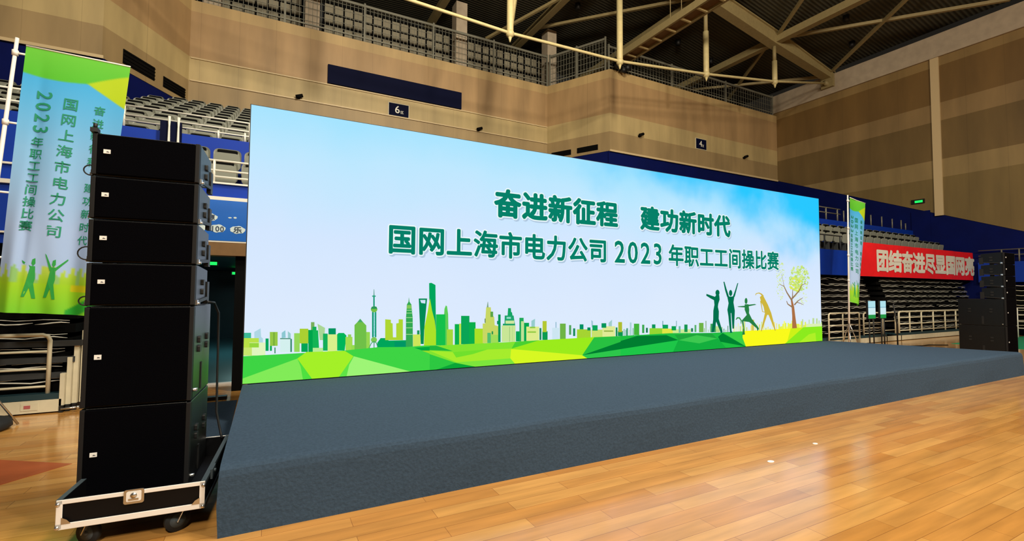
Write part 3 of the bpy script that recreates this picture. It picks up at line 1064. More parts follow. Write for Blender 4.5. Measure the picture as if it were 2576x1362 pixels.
215,235,175:11482,1042,11467,1031,11447,1037,11448,1048,11471,1054
215,235,175:11303,1140,11314,1157,11339,1156,11353,1139,11326,1126
230,238,80:11212,1432,11178,1438,11196,1459,11225,1463,11243,1442
205,230,150:10480,1204,10462,1213,10473,1224,10491,1225,10497,1211
205,230,90:10954,1297,10936,1288,10925,1299,10932,1310,10954,1308
205,232,130:10897,1454,10874,1446,10844,1456,10863,1473,10896,1473
222,240,200:11037,969,11020,980,11037,994,11062,988,11062,970
222,235,70:10937,1310,10914,1328,10946,1352,10994,1342,10984,1315
205,230,90:11218,1263,11175,1263,11174,1286,11204,1296,11234,1284
205,230,150:10475,1587,10454,1589,10456,1607,10476,1612,10492,1598
205,230,90:11055,1395,11030,1413,11051,1429,11089,1429,11089,1405
215,238,150:11025,1245,10996,1254,11003,1273,11031,1278,11045,1259
215,238,150:11196,1297,11178,1292,11164,1299,11171,1310,11195,1309
222,240,200:11059,958,11040,965,11037,985,11068,988,11076,971
222,235,70:10837,1220,10824,1251,10863,1265,10891,1247,10874,1222
215,235,175:10571,1515,10537,1512,10519,1526,10540,1541,10571,1540
205,232,130:11010,1645,10990,1639,10977,1649,10989,1660,11011,1658
205,232,130:10989,1345,10951,1358,10966,1387,11010,1386,11038,1360
205,230,90:11130,1285,11116,1307,11153,1321,11192,1308,11176,1287
180,215,100:11000,1283,10957,1283,10955,1308,10994,1320,11018,1301
205,230,90:10872,1336,10854,1323,10828,1328,10830,1342,10856,1346
205,230,90:10844,1239,10832,1250,10853,1261,10867,1252,10865,1241
222,240,200:10993,983,10969,976,10943,983,10960,997,10983,1000
215,235,175:11226,862,11237,876,11257,877,11270,863,11248,853
190,225,110:11317,1448,11292,1437,11261,1448,11277,1472,11307,1472
222,235,70:10961,1224,10939,1225,10926,1237,10951,1246,10975,1238
230,238,80:11245,1390,11189,1391,11190,1426,11227,1433,11263,1420
215,238,150:11303,1467,11286,1471,11283,1482,11307,1485,11323,1476
205,230,150:10490,1259,10493,1269,10505,1269,10514,1263,10503,1257
205,230,90:10989,1309,11001,1337,11048,1334,11063,1311,11021,1294
222,240,200:11364,967,11378,985,11411,982,11422,962,11389,956
180,215,100:11322,1577,11293,1579,11287,1591,11305,1601,11326,1593
215,238,150:11337,1589,11343,1623,11401,1633,11429,1600,11386,1582
215,235,175:11192,1039,11185,1033,11173,1036,11175,1043,11186,1046
205,230,90:11089,1478,11068,1491,11080,1506,11111,1507,11120,1490
180,215,100:10862,1595,10872,1622,10909,1631,10946,1612,10909,1592
205,230,150:10554,1298,10564,1314,10585,1314,10598,1300,10574,1290
215,235,175:10504,1614,10491,1615,10484,1621,10495,1626,10503,1623
205,230,90:10938,1380,10918,1374,10899,1379,10904,1395,10930,1394
190,225,110:11142,1588,11101,1595,11089,1624,11134,1640,11164,1617
222,235,70:11064,1362,11051,1375,11067,1384,11095,1380,11089,1368
190,225,110:11181,1192,11146,1201,11137,1217,11174,1226,11200,1213
205,230,150:10427,1698,10409,1708,10430,1723,10457,1717,10455,1699
190,225,110:11060,1439,11024,1445,11011,1465,11045,1476,11072,1462
222,240,200:10972,1062,10941,1062,10926,1079,10954,1093,10985,1082
215,238,150:11093,1207,11109,1221,11138,1218,11137,1202,11116,1192
205,232,130:11378,1642,11350,1666,11373,1686,11425,1684,11425,1654
180,215,100:11554,1497,11521,1487,11502,1503,11514,1525,11545,1522
215,235,175:11239,920,11224,934,11240,945,11262,939,11257,924
222,240,200:10430,1048,10436,1067,10472,1064,10488,1048,10456,1033
180,215,100:10830,1436,10820,1448,10843,1456,10859,1447,10852,1433
215,238,150:11275,1336,11279,1349,11309,1351,11310,1336,11294,1323
190,225,110:11216,1489,11196,1481,11177,1489,11188,1501,11211,1503
205,230,90:10857,1340,10832,1357,10853,1370,10884,1367,10883,1348
215,235,175:10482,1400,10456,1401,10446,1414,10470,1425,10491,1415
222,240,200:10568,1779,10565,1788,10577,1789,10587,1784,10579,1778
215,238,150:11233,1505,11243,1528,11281,1534,11295,1503,11259,1487
190,225,110:11254,1719,11222,1749,11266,1777,11321,1764,11303,1728
205,232,130:11028,1592,11000,1610,11027,1634,11068,1628,11076,1596
190,225,110:11368,1708,11346,1718,11357,1735,11383,1736,11397,1717
205,232,130:11371,1487,11322,1487,11319,1519,11357,1539,11403,1515
190,225,110:11131,1270,11109,1294,11131,1314,11173,1306,11166,1279
205,232,130:11136,1739,11097,1739,11097,1763,11133,1767,11156,1755
215,235,175:10389,1320,10370,1328,10376,1341,10401,1344,10407,1329
205,230,150:10344,1134,10343,1148,10363,1147,10375,1138,10359,1132
205,232,130:11012,1292,11009,1315,11039,1329,11069,1313,11050,1284
222,240,200:10581,1118,10559,1127,10568,1140,10595,1143,10602,1126
222,240,200:10432,1555,10412,1552,10404,1561,10414,1568,10434,1567
222,235,70:11046,1255,11043,1268,11055,1278,11072,1269,11068,1260
215,238,150:10850,1552,10857,1564,10876,1561,10885,1550,10863,1541
230,238,80:11023,1378,10988,1401,11017,1420,11066,1422,11073,1393
190,225,110:10816,1461,10788,1465,10785,1484,10812,1493,10827,1479
215,238,150:11173,1395,11142,1374,11090,1385,11101,1412,11148,1423
230,238,80:11144,1192,11102,1204,11111,1231,11155,1245,11167,1215
230,238,80:10861,1417,10840,1409,10819,1412,10819,1428,10847,1429
205,230,150:10411,1524,10391,1539,10407,1553,10441,1554,10435,1533
180,215,100:11231,1200,11214,1186,11189,1195,11192,1212,11223,1213
222,235,70:11143,1218,11147,1248,11198,1259,11222,1238,11193,1217
190,225,110:10910,1466,10874,1456,10852,1482,10874,1506,10908,1494
215,235,175:11419,1040,11404,1035,11389,1037,11391,1048,11408,1049
230,238,80:11070,1487,11069,1508,11095,1521,11113,1503,11098,1481
190,225,110:10801,1430,10796,1458,10840,1476,10885,1456,10852,1421
205,230,90:11082,1236,11063,1219,11037,1227,11033,1247,11067,1249
180,215,100:11327,1699,11315,1710,11335,1720,11347,1713,11342,1700
222,240,200:10511,1398,10503,1409,10516,1415,10531,1412,10528,1402
190,225,110:10997,1689,10976,1687,10971,1701,10990,1707,11008,1700
205,230,150:10567,1788,10543,1788,10543,1804,10568,1815,10588,1799
205,230,90:11049,1243,11007,1226,10969,1248,10991,1268,11036,1269
205,230,90:10921,1325,10889,1318,10875,1329,10886,1345,10916,1344
222,235,70:11076,1469,11086,1479,11104,1480,11108,1468,11092,1462
205,232,130:10949,1586,10908,1569,10869,1573,10875,1603,10918,1612
222,235,70:11140,1402,11130,1425,11166,1442,11194,1421,11180,1393
205,230,90:10989,1490,11000,1514,11042,1525,11067,1500,11036,1482
215,235,175:10607,1402,10586,1406,10582,1421,10611,1428,10622,1415
215,235,175:10421,1409,10412,1430,10445,1444,10470,1427,10453,1410
230,238,80:10992,1299,10986,1317,11016,1325,11041,1315,11026,1298
205,230,90:10959,1309,10912,1301,10884,1321,10902,1346,10956,1348
190,225,110:11287,1210,11236,1206,11213,1235,11254,1259,11291,1240
205,232,130:11305,1476,11271,1467,11246,1481,11264,1499,11308,1492
190,225,110:11122,1341,11101,1347,11110,1360,11127,1361,11137,1351
222,235,70:11038,1305,11025,1312,11032,1323,11049,1323,11056,1312
215,238,150:11430,1653,11403,1632,11356,1640,11368,1665,11414,1681
205,232,130:11290,1327,11261,1322,11243,1331,11256,1346,11280,1343
215,238,150:10892,1392,10859,1377,10838,1391,10845,1409,10881,1412
222,235,70:11060,1250,11039,1258,11040,1272,11062,1276,11081,1263
205,232,130:10906,1645,10900,1653,10912,1663,10924,1655,10923,1645
215,238,150:10923,1676,10952,1698,10991,1694,10988,1673,10959,1657
222,240,200:11167,1114,11141,1119,11132,1132,11156,1137,11175,1131
215,238,150:10849,1340,10824,1316,10782,1330,10790,1360,10838,1363
180,215,100:11218,1487,11211,1500,11234,1506,11247,1494,11235,1480
215,235,175:10551,1736,10545,1741,10555,1745,10566,1743,10562,1736
205,232,130:11240,1555,11226,1571,11246,1583,11265,1576,11261,1562
215,238,150:11168,1468,11135,1487,11133,1516,11184,1516,11201,1491
205,232,130:11050,1611,11020,1590,10987,1602,10994,1628,11034,1637
215,235,175:11250,958,11221,963,11210,983,11246,994,11264,976
180,215,100:10787,1489,10795,1508,10828,1506,10836,1488,10806,1478
205,232,130:11001,1487,11006,1500,11029,1498,11029,1484,11014,1479
215,235,175:10515,1131,10502,1142,10520,1152,10541,1148,10540,1133
190,225,110:11441,1687,11415,1694,11424,1714,11451,1717,11455,1701
222,235,70:11020,1465,11019,1483,11046,1489,11058,1474,11045,1464
190,225,110:11081,1247,11062,1251,11062,1262,11083,1265,11091,1256
205,230,90:10831,1267,10838,1291,10877,1287,10887,1267,10854,1248
190,225,110:11098,1638,11080,1638,11081,1653,11098,1658,11111,1648
180,215,100:11479,1622,11428,1636,11431,1660,11466,1680,11509,1655
205,232,130:11011,1515,10992,1538,11034,1561,11086,1544,11061,1510
205,230,90:11156,1317,11131,1324,11136,1339,11164,1346,11171,1330
205,232,130:11488,1261,11448,1236,11402,1258,11424,1285,11461,1288
180,215,100:11193,1611,11180,1631,11212,1648,11235,1635,11235,1615
205,232,130:10900,1566,10881,1576,10884,1590,10911,1591,10922,1578
205,230,150:10408,1370,10394,1363,10382,1366,10381,1375,10398,1380
180,215,100:11217,1675,11192,1655,11153,1666,11163,1685,11198,1694
205,230,90:10972,1275,10935,1288,10939,1317,10983,1317,10997,1296
190,225,110:11305,1455,11276,1468,11286,1492,11326,1500,11336,1468
205,232,130:11079,1185,11100,1206,11143,1209,11151,1180,11117,1164
222,240,200:10458,1521,10470,1538,10495,1542,10507,1524,10483,1516
215,238,150:10990,1498,10975,1485,10951,1493,10957,1508,10979,1507
205,230,90:11037,1349,11013,1332,10980,1338,10981,1357,11017,1363
190,225,110:11139,1373,11102,1348,11070,1366,11076,1393,11124,1398
205,230,90:11138,1362,11111,1357,11097,1375,11121,1382,11142,1376
215,238,150:11264,1631,11227,1608,11186,1632,11209,1655,11266,1657
222,235,70:10924,1394,10885,1384,10857,1403,10879,1418,10920,1418
190,225,110:10961,1372,10954,1379,10965,1392,10980,1384,10978,1374
222,240,200:10656,1260,10637,1249,10612,1254,10615,1268,10638,1277
215,235,175:10990,932,10972,925,10961,932,10963,942,10983,943
230,238,80:10982,1202,10960,1198,10950,1211,10967,1222,10985,1214
222,235,70:11023,1301,11031,1314,11050,1311,11052,1300,11038,1294
205,230,150:10543,1567,10528,1561,10520,1571,10528,1578,10542,1577
205,232,130:11516,1397,11496,1389,11482,1399,11492,1409,11509,1407
180,215,100:11526,1499,11476,1500,11466,1526,11502,1537,11531,1525
215,238,150:10997,1524,10986,1512,10967,1519,10967,1533,10988,1538
205,230,150:10474,1474,10486,1494,10516,1494,10525,1475,10503,1462
190,225,110:10956,1197,10923,1206,10936,1228,10977,1228,10986,1208
180,215,100:11232,1664,11217,1653,11188,1655,11190,1670,11217,1675
215,235,175:11076,1113,11083,1124,11097,1123,11103,1116,11095,1109
180,215,100:11327,1210,11301,1223,11310,1241,11348,1241,11352,1222
222,240,200:10444,1353,10430,1340,10409,1347,10412,1360,10436,1369
215,238,150:11312,1607,11293,1624,11322,1636,11356,1632,11345,1609
215,238,150:11050,1201,11021,1202,11010,1224,11045,1234,11073,1216
180,215,100:11043,1375,11010,1379,11013,1401,11049,1405,11073,1388
190,225,110:11165,1620,11143,1610,11127,1621,11133,1634,11161,1633
205,232,130:11098,1593,11080,1595,11086,1607,11103,1613,11110,1600
215,238,150:11384,1624,11364,1618,11351,1624,11354,1638,11379,1635
222,240,200:11332,1107,11306,1118,11324,1136,11354,1129,11359,1112
190,225,110:10891,1587,10864,1584,10860,1598,10875,1604,10897,1601
190,225,110:11271,1426,11247,1446,11276,1464,11318,1456,11309,1433
190,225,110:11007,1534,10996,1544,11011,1555,11029,1550,11030,1537
180,215,100:11007,1247,10997,1274,11040,1283,11080,1271,11054,1247
205,232,130:10896,1376,10861,1357,10814,1364,10815,1393,10865,1404
230,238,80:10955,1207,10925,1228,10953,1251,10993,1243,10985,1219
180,215,100:10916,1445,10901,1463,10926,1479,10960,1469,10958,1446
215,238,150:11411,1407,11387,1430,11421,1450,11455,1438,11446,1411
230,238,80:11008,1273,10972,1281,10975,1300,11015,1311,11035,1290
222,240,200:10624,1610,10629,1623,10650,1619,10651,1609,10634,1601
222,235,70:11230,1315,11213,1322,11212,1333,11234,1335,11243,1326
215,238,150:11213,1548,11216,1560,11234,1564,11242,1554,11232,1544
180,215,100:11031,1483,11050,1509,11085,1516,11104,1491,11072,1475
205,230,90:10963,1441,10949,1456,10963,1469,10991,1466,10988,1447
205,232,130:11004,1716,10956,1701,10928,1725,10948,1750,10987,1743
205,232,130:11263,1241,11239,1240,11229,1259,11255,1267,11274,1258
215,238,150:11399,1332,11376,1354,11413,1378,11452,1363,11451,1336
205,232,130:11420,1611,11419,1626,11440,1632,11459,1624,11444,1614
205,230,90:11015,1510,11005,1500,10985,1508,10994,1519,11011,1521
215,235,175:10412,1400,10400,1398,10390,1404,10400,1409,10413,1409
205,232,130:11120,1453,11133,1469,11156,1470,11169,1456,11146,1446
205,232,130:11205,1724,11186,1724,11175,1732,11192,1740,11209,1735
215,235,175:10498,1379,10482,1380,10481,1391,10500,1393,10510,1385
222,240,200:11304,896,11282,908,11308,920,11340,914,11336,894
205,230,90:10933,1383,10937,1395,10955,1397,10961,1385,10949,1375
215,238,150:11235,1531,11251,1560,11306,1564,11314,1534,11274,1516
205,232,130:11494,1333,11447,1319,11431,1345,11456,1365,11493,1355
205,232,130:11112,1487,11086,1461,11050,1474,11053,1505,11099,1509
205,230,150:10556,1546,10543,1561,10554,1572,10578,1571,10578,1553
222,240,200:10471,1624,10456,1625,10459,1635,10471,1638,10480,1632
180,215,100:11250,1677,11219,1687,11216,1705,11248,1712,11263,1696
222,240,200:10529,1246,10538,1258,10557,1258,10559,1242,10543,1235
190,225,110:11488,1599,11482,1618,11514,1626,11530,1613,11519,1592
205,230,150:10415,1457,10419,1467,10432,1469,10438,1461,10428,1455
190,225,110:11492,1405,11471,1400,11465,1411,11472,1422,11495,1419
180,215,100:11082,1332,11088,1355,11124,1357,11151,1341,11121,1324
205,232,130:10848,1389,10831,1406,10856,1418,10885,1412,10877,1393
205,232,130:11144,1242,11127,1237,11113,1247,11126,1259,11148,1253
215,238,150:11424,1591,11408,1609,11423,1622,11459,1622,11456,1602
215,238,150:11440,1631,11449,1664,11502,1662,11507,1631,11471,1613
205,232,130:11164,1268,11148,1251,11124,1263,11124,1278,11157,1287
205,230,150:10459,1711,10445,1715,10450,1725,10462,1727,10470,1719
215,235,175:11059,1064,11030,1061,11029,1081,11050,1089,11069,1076
205,230,150:10414,1426,10420,1444,10455,1437,10457,1423,10428,1417
215,235,175:10530,1195,10505,1191,10486,1206,10509,1217,10538,1215
230,238,80:10890,1322,10850,1328,10852,1349,10882,1354,10900,1342
215,238,150:11476,1464,11468,1475,11484,1481,11501,1477,11500,1467
190,225,110:10988,1202,10939,1191,10912,1216,10946,1246,10994,1228
215,235,175:10576,1767,10549,1756,10532,1775,10550,1795,10577,1788
180,215,100:11342,1297,11326,1287,11304,1295,11311,1308,11332,1308
190,225,110:11297,1732,11305,1752,11348,1754,11362,1733,11326,1721
222,240,200:10578,1111,10559,1096,10529,1105,10536,1122,10566,1128
205,232,130:11201,1419,11212,1446,11252,1453,11293,1434,11251,1403
215,235,175:11019,1061,11001,1041,10972,1053,10976,1071,11005,1078
180,215,100:11233,1331,11209,1354,11241,1374,11277,1367,11285,1342
205,232,130:11197,1463,11167,1451,11139,1472,11164,1497,11204,1486
215,238,150:11534,1470,11534,1486,11561,1496,11574,1479,11561,1461
190,225,110:11005,1307,10963,1316,10952,1342,10999,1356,11041,1338
215,235,175:10552,1584,10546,1595,10557,1603,10578,1599,10571,1587
215,238,150:10990,1284,10960,1272,10937,1290,10949,1309,10999,1304
215,238,150:11301,1465,11270,1477,11288,1499,11333,1495,11332,1473
205,232,130:11165,1615,11172,1645,11226,1653,11238,1621,11210,1601
215,238,150:10939,1476,10924,1483,10929,1493,10952,1497,10952,1484
222,240,200:11345,1014,11346,1031,11377,1035,11386,1016,11363,1004
205,232,130:11181,1232,11190,1248,11217,1250,11223,1236,11208,1225
180,215,100:10904,1573,10895,1585,10913,1592,10933,1588,10929,1576
215,235,175:10531,1043,10495,1045,10492,1064,10526,1075,10549,1059
215,235,175:10527,1239,10501,1228,10480,1243,10497,1260,10525,1253
205,230,90:10866,1254,10834,1266,10848,1290,10882,1286,10897,1271
205,232,130:11174,1483,11185,1505,11216,1503,11231,1485,11199,1472
215,238,150:11360,1581,11344,1588,11342,1601,11369,1603,11376,1592
180,215,100:11381,1471,11359,1460,11339,1469,11343,1483,11369,1481
215,235,175:10568,1411,10543,1410,10540,1425,10564,1431,10583,1422
190,225,110:11007,1344,10985,1350,10993,1369,11019,1366,11030,1351
215,235,175:11301,964,11282,955,11265,963,11270,976,11291,979
205,230,90:11047,1160,11032,1154,11018,1160,11022,1171,11040,1171
205,232,130:11078,1559,11078,1585,11107,1600,11143,1586,11133,1555
180,215,100:11383,1320,11372,1328,11377,1340,11396,1338,11398,1328
215,238,150:11294,1767,11264,1756,11232,1759,11242,1779,11272,1781
180,215,100:11345,1363,11344,1383,11378,1391,11393,1373,11377,1355
230,238,80:11151,1409,11116,1407,11110,1430,11144,1443,11166,1427
215,238,150:11231,1758,11212,1777,11247,1790,11278,1777,11267,1759
230,238,80:11099,1196,11080,1207,11097,1222,11117,1217,11121,1203
222,240,200:11413,1018,11389,1013,11378,1025,11387,1035,11409,1032
205,230,90:11014,1334,11028,1351,11060,1350,11074,1329,11041,1319
205,232,130:11304,1547,11276,1538,11258,1551,11268,1568,11298,1565
215,238,150:11410,1678,11404,1694,11416,1708,11438,1698,11435,1684
222,235,70:10982,1216,10964,1205,10944,1209,10947,1227,10967,1229
190,225,110:11200,1336,11186,1325,11168,1330,11169,1348,11194,1350
222,240,200:10443,1041,10456,1059,10483,1063,10493,1048,10475,1030
205,230,150:10658,1492,10642,1480,10628,1489,10628,1501,10649,1504
180,215,100:11246,1230,11233,1249,11248,1268,11283,1260,11279,1238
190,225,110:11171,1602,11140,1587,11110,1607,11130,1625,11170,1628
215,238,150:11211,1589,11190,1603,11198,1623,11226,1623,11233,1604
222,240,200:10443,1338,10418,1331,10395,1337,10402,1354,10431,1356
190,225,110:11062,1624,11073,1651,11118,1654,11141,1636,11111,1618
222,240,200:11091,985,11068,988,11060,1001,11079,1011,11100,1000
190,225,110:11027,1259,11000,1267,10997,1285,11026,1290,11037,1276
190,225,110:11063,1482,11015,1495,11029,1520,11072,1522,11098,1502
205,230,150:10566,1652,10530,1639,10513,1656,10521,1678,10551,1676
205,230,150:10500,1475,10489,1467,10473,1472,10481,1481,10497,1484
222,240,200:11054,919,11020,909,11001,925,11018,945,11048,939
215,238,150:11298,1325,11269,1329,11269,1343,11299,1348,11309,1336
180,215,100:10852,1332,10830,1319,10803,1332,10820,1348,10848,1348
215,235,175:10487,1598,10462,1587,10432,1587,10437,1606,10463,1614
230,238,80:10859,1452,10868,1467,10897,1465,10898,1453,10880,1440
190,225,110:11082,1711,11061,1720,11079,1732,11101,1731,11108,1714
215,238,150:11155,1454,11120,1454,11117,1476,11150,1478,11166,1468
215,238,150:10879,1503,10860,1505,10856,1516,10873,1522,10888,1512
222,235,70:11101,1188,11081,1189,11068,1200,11091,1207,11105,1200
215,235,175:11308,887,11284,891,11281,908,11308,913,11321,900
222,240,200:10615,1214,10611,1226,10629,1232,10643,1221,10631,1213
180,215,100:11097,1428,11070,1426,11054,1440,11073,1453,11103,1445
215,235,175:10431,1423,10401,1428,10398,1452,10433,1453,10451,1440
205,230,90:11028,1234,11014,1228,10995,1235,11005,1248,11026,1245
222,240,200:10476,1017,10460,1009,10445,1010,10442,1022,10462,1025
205,230,90:11164,1456,11165,1472,11190,1481,11205,1466,11190,1454
230,238,80:11190,1386,11156,1361,11113,1387,11129,1415,11187,1415
180,215,100:11444,1599,11423,1607,11429,1624,11454,1626,11462,1612
230,238,80:10958,1455,10910,1456,10888,1484,10933,1502,10987,1489
205,232,130:11014,1377,10976,1381,10980,1412,11013,1419,11030,1398
215,235,175:11306,1124,11309,1136,11329,1139,11341,1131,11327,1123
190,225,110:10908,1498,10885,1498,10875,1507,10892,1515,10908,1509
190,225,110:11089,1527,11050,1520,11038,1548,11074,1559,11105,1548
215,235,175:10399,1687,10402,1694,10414,1696,10417,1690,10412,1685
222,240,200:10329,1389,10324,1411,10357,1416,10372,1399,10353,1379
180,215,100:11102,1311,11093,1330,11109,1346,11135,1335,11127,1318
205,232,130:11277,1698,11241,1703,11239,1721,11268,1733,11298,1718
222,235,70:11212,1319,11187,1334,11210,1349,11240,1345,11249,1325
180,215,100:11332,1620,11320,1647,11349,1664,11382,1651,11378,1620
222,235,70:11074,1179,11069,1188,11079,1197,11092,1193,11090,1181
230,238,80:11080,1271,11060,1257,11036,1265,11041,1281,11068,1281
180,215,100:11358,1492,11325,1499,11326,1518,11363,1522,11385,1507
215,235,175:10493,1768,10462,1776,10460,1793,10485,1801,10512,1789
222,240,200:10605,1583,10585,1585,10590,1599,10605,1601,10618,1592
205,230,90:10922,1413,10902,1400,10883,1414,10896,1429,10918,1428
215,238,150:10848,1631,10831,1653,10856,1675,10892,1664,10886,1637
215,238,150:11140,1642,11131,1656,11151,1664,11173,1658,11166,1640
215,235,175:10608,1239,10575,1234,10565,1250,10583,1265,10610,1258
180,215,100:10999,1509,10983,1531,11015,1545,11040,1537,11036,1515
205,232,130:11151,1529,11123,1537,11136,1559,11165,1557,11172,1537
205,230,150:10440,977,10425,990,10431,1005,10456,1003,10465,989
215,238,150:11456,1574,11454,1586,11473,1592,11492,1586,11481,1574
180,215,100:11094,1153,11105,1172,11132,1172,11150,1159,11125,1148
205,232,130:10929,1370,10933,1382,10950,1379,10959,1369,10941,1364
190,225,110:11205,1675,11172,1688,11193,1716,11231,1715,11239,1689
205,230,90:11012,1177,10989,1199,11014,1216,11051,1212,11050,1188
205,230,150:10580,1537,10559,1534,10541,1547,10563,1560,10584,1554
190,225,110:11108,1395,11088,1413,11115,1432,11148,1425,11149,1398
190,225,110:11152,1316,11142,1329,11160,1339,11185,1332,11180,1314
205,230,150:10493,1249,10469,1253,10469,1270,10493,1278,10507,1263
205,230,90:11184,1274,11167,1294,11192,1317,11235,1311,11240,1275
222,240,200:11180,959,11188,977,11209,977,11218,968,11206,954
205,232,130:11481,1478,11478,1499,11519,1507,11548,1488,11519,1472
215,235,175:10502,1599,10482,1608,10491,1625,10516,1626,10523,1611
190,225,110:11202,1248,11214,1272,11266,1272,11290,1245,11233,1222
215,235,175:10461,1627,10445,1635,10442,1648,10467,1653,10477,1639
180,215,100:11112,1377,11099,1402,11137,1414,11173,1404,11160,1382
205,232,130:11307,1274,11292,1278,11294,1287,11309,1289,11316,1282
172,112,68:11021,335,10969,607,10935,815,10873,983,10813,976,10838,808,10852,604,10843,333
150,120,85:10878,980,10694,1153,10585,1291,10402,1343,10395,1334,10564,1280,10657,1141,10826,960
150,120,85:10895,827,10710,895,10664,960,10644,956,10684,880,10860,796
150,120,85:10869,957,10897,1053,10897,1223,10879,1223,10861,1055,10816,965
150,120,85:10895,1006,11155,1189,11241,1311,11402,1366,11395,1375,11220,1323,11122,1203,10854,1028
150,120,85:10961,855,11094,952,11279,1027,11270,1036,11072,968,10920,878
150,120,85:11046,918,11202,887,11297,861,11303,867,11211,899,11056,934
150,120,85:10583,1286,10548,1406,10499,1571,10490,1570,10537,1404,10566,1284
'''
# ------------------------------------------------------------------ the hall
STAGE_Z = 0.45
b = MB(); b.box(-14, -14, -0.2, 30, 24, 0)
struct('floor', b, floor_mat())

YN, YB, XC = 17.0, 20.0, 26.5          # near flank walls, recessed bay wall, side wall
ZW0, ZW1 = 8.2, 12.1
# recessed bay
b = MB(); b.box(-2.75, YB, 8.0, 12.38, YB + 0.25, ZW1)
struct('wall_back', b, M['wood_wall'])
# angled returns and flanks
def slab(mb, p, q, z0, z1, t, mi=0):
    p, q = Vector((p[0], p[1], 0)), Vector((q[0], q[1], 0))
    d = (q - p).normalized()
    n = Vector((-d.y, d.x, 0)) * t
    v = []
    for z in (z0, z1):
        for c in (p, q, q + n, p + n):
            v.append((c.x, c.y, z))
    mb.hexa(v, mi)
b = MB(); slab(b, (-4.4, YN), (-2.75, YB), ZW0, ZW1, 0.25)
struct('wall_back_return_west', b, M['wood_wall'])
b = MB(); slab(b, (12.38, YB), (13.97, YN), ZW0, ZW1, 0.25)
struct('wall_back_return_east', b, M['wood_wall'])
b = MB(); b.box(-14, YN, ZW0, -4.4, YN + 0.25, ZW1)
struct('wall_back_west', b, M['wood_wall'])
b = MB(); b.box(13.97, YN, ZW0, XC, YN + 0.25, ZW1)
struct('wall_back_east', b, M['wood_wall'])
# side wall with its raking lower edge
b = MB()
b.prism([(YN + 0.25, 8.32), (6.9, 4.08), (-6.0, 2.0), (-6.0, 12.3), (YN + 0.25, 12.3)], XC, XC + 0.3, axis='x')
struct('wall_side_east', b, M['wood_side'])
b = MB(); b.box(XC + 0.02, -6, 0, XC + 0.28, YB + 0.4, 8.31)
b.box(XC - 0.03, 9.9, 3.0, XC + 0.02, 10.6, 5.4)
struct('wall_side_east_lower', b, M['blue_wall'])
b = MB(); b.box(XC - 0.12, -6, 12.27, XC + 0.3, YN + 0.25, 13.3)
struct('trim_1', b, M['concrete'])
b = MB(); b.box(XC - 0.07, 9.42, 5.1, XC, 9.72, 12.27)
struct('trim_2', b, M['trim'])
# soffits under the overhanging walls and the navy wall below them
b = MB(); b.box(-14, YN + 0.25, ZW0, -4.3, YB + 0.3, ZW0 + 0.1); b.box(13.9, YN + 0.25, ZW0, XC, YB + 0.3, ZW0 + 0.1)
struct('trim_3', b, M['dark'])
b = MB(); b.box(-2.8, YB + 0.26, 0, 12.4, YB + 0.45, 8.25)
b.box(-14, YN + 0.06, 0, -4.36, YN + 0.24, ZW0); b.box(13.93, YN + 0.06, 0, XC, YN + 0.24, ZW0)
slab(b, (-4.38, YN + 0.08), (-2.73, YB + 0.08), 0, ZW0, 0.15); slab(b, (12.36, YB + 0.08), (13.95, YN + 0.08), 0, ZW0, 0.15)
struct('wall_back_lower', b, M['blue_wall'])
# thin pale ledges on the wood walls
b = MB()
for z in (9.10, 9.93):
    b.box(-2.7, YB - 0.05, z, 12.36, YB + 0.01, z + 0.045)
struct('trim_4', b, M['trim'])
b = MB(); b.box(-14, YN - 0.03, ZW0 - 0.03, -4.36, YN + 0.02, ZW0 + 0.06); b.box(13.95, YN - 0.03, ZW0 - 0.03, XC, YN + 0.02, ZW0 + 0.06)
struct('trim_5', b, M['trim'])
# west and front enclosure behind the camera keep the light in
b = MB(); b.box(-14.3, -14, 0, -14, 24, 16)
struct('wall_side_west', b, M['end_wall'])
b = MB(); b.box(-14.3, -14.3, 0, 30, -14, 16)
struct('wall_front', b, M['end_wall'])

# ceiling: shallow vault
ZB = [(7.15, 15.35), (12.0, 15.15), (16.9, 14.55), (21.75, 13.72), (26.4, 13.05)]
def beam_z(x):
    a = abs(x - 7.15) + 7.15
    for (x0, z0), (x1, z1) in zip(ZB, ZB[1:]):
        if a <= x1:
            return z0 + (z1 - z0) * (a - x0) / (x1 - x0)
    return ZB[-1][1] - 0.18 * (a - 26.4)
b = MB()
n = 30
xs = [-14 + 41 * i / n for i in range(n + 1)]
v = []
for x in xs:
    for y in (-14.3, 31):
        v.append((x, y, beam_z(x) + 0.85))
        v.append((x, y, beam_z(x) + 1.05))
fs = []
for i in range(n):
    a, c = i * 4, (i + 1) * 4
    fs += [(a, c, c + 2, a + 2), (a + 1, a + 3, c + 3, c + 1)]
b.add(v, fs)
struct('ceiling', b, ceiling_mat())

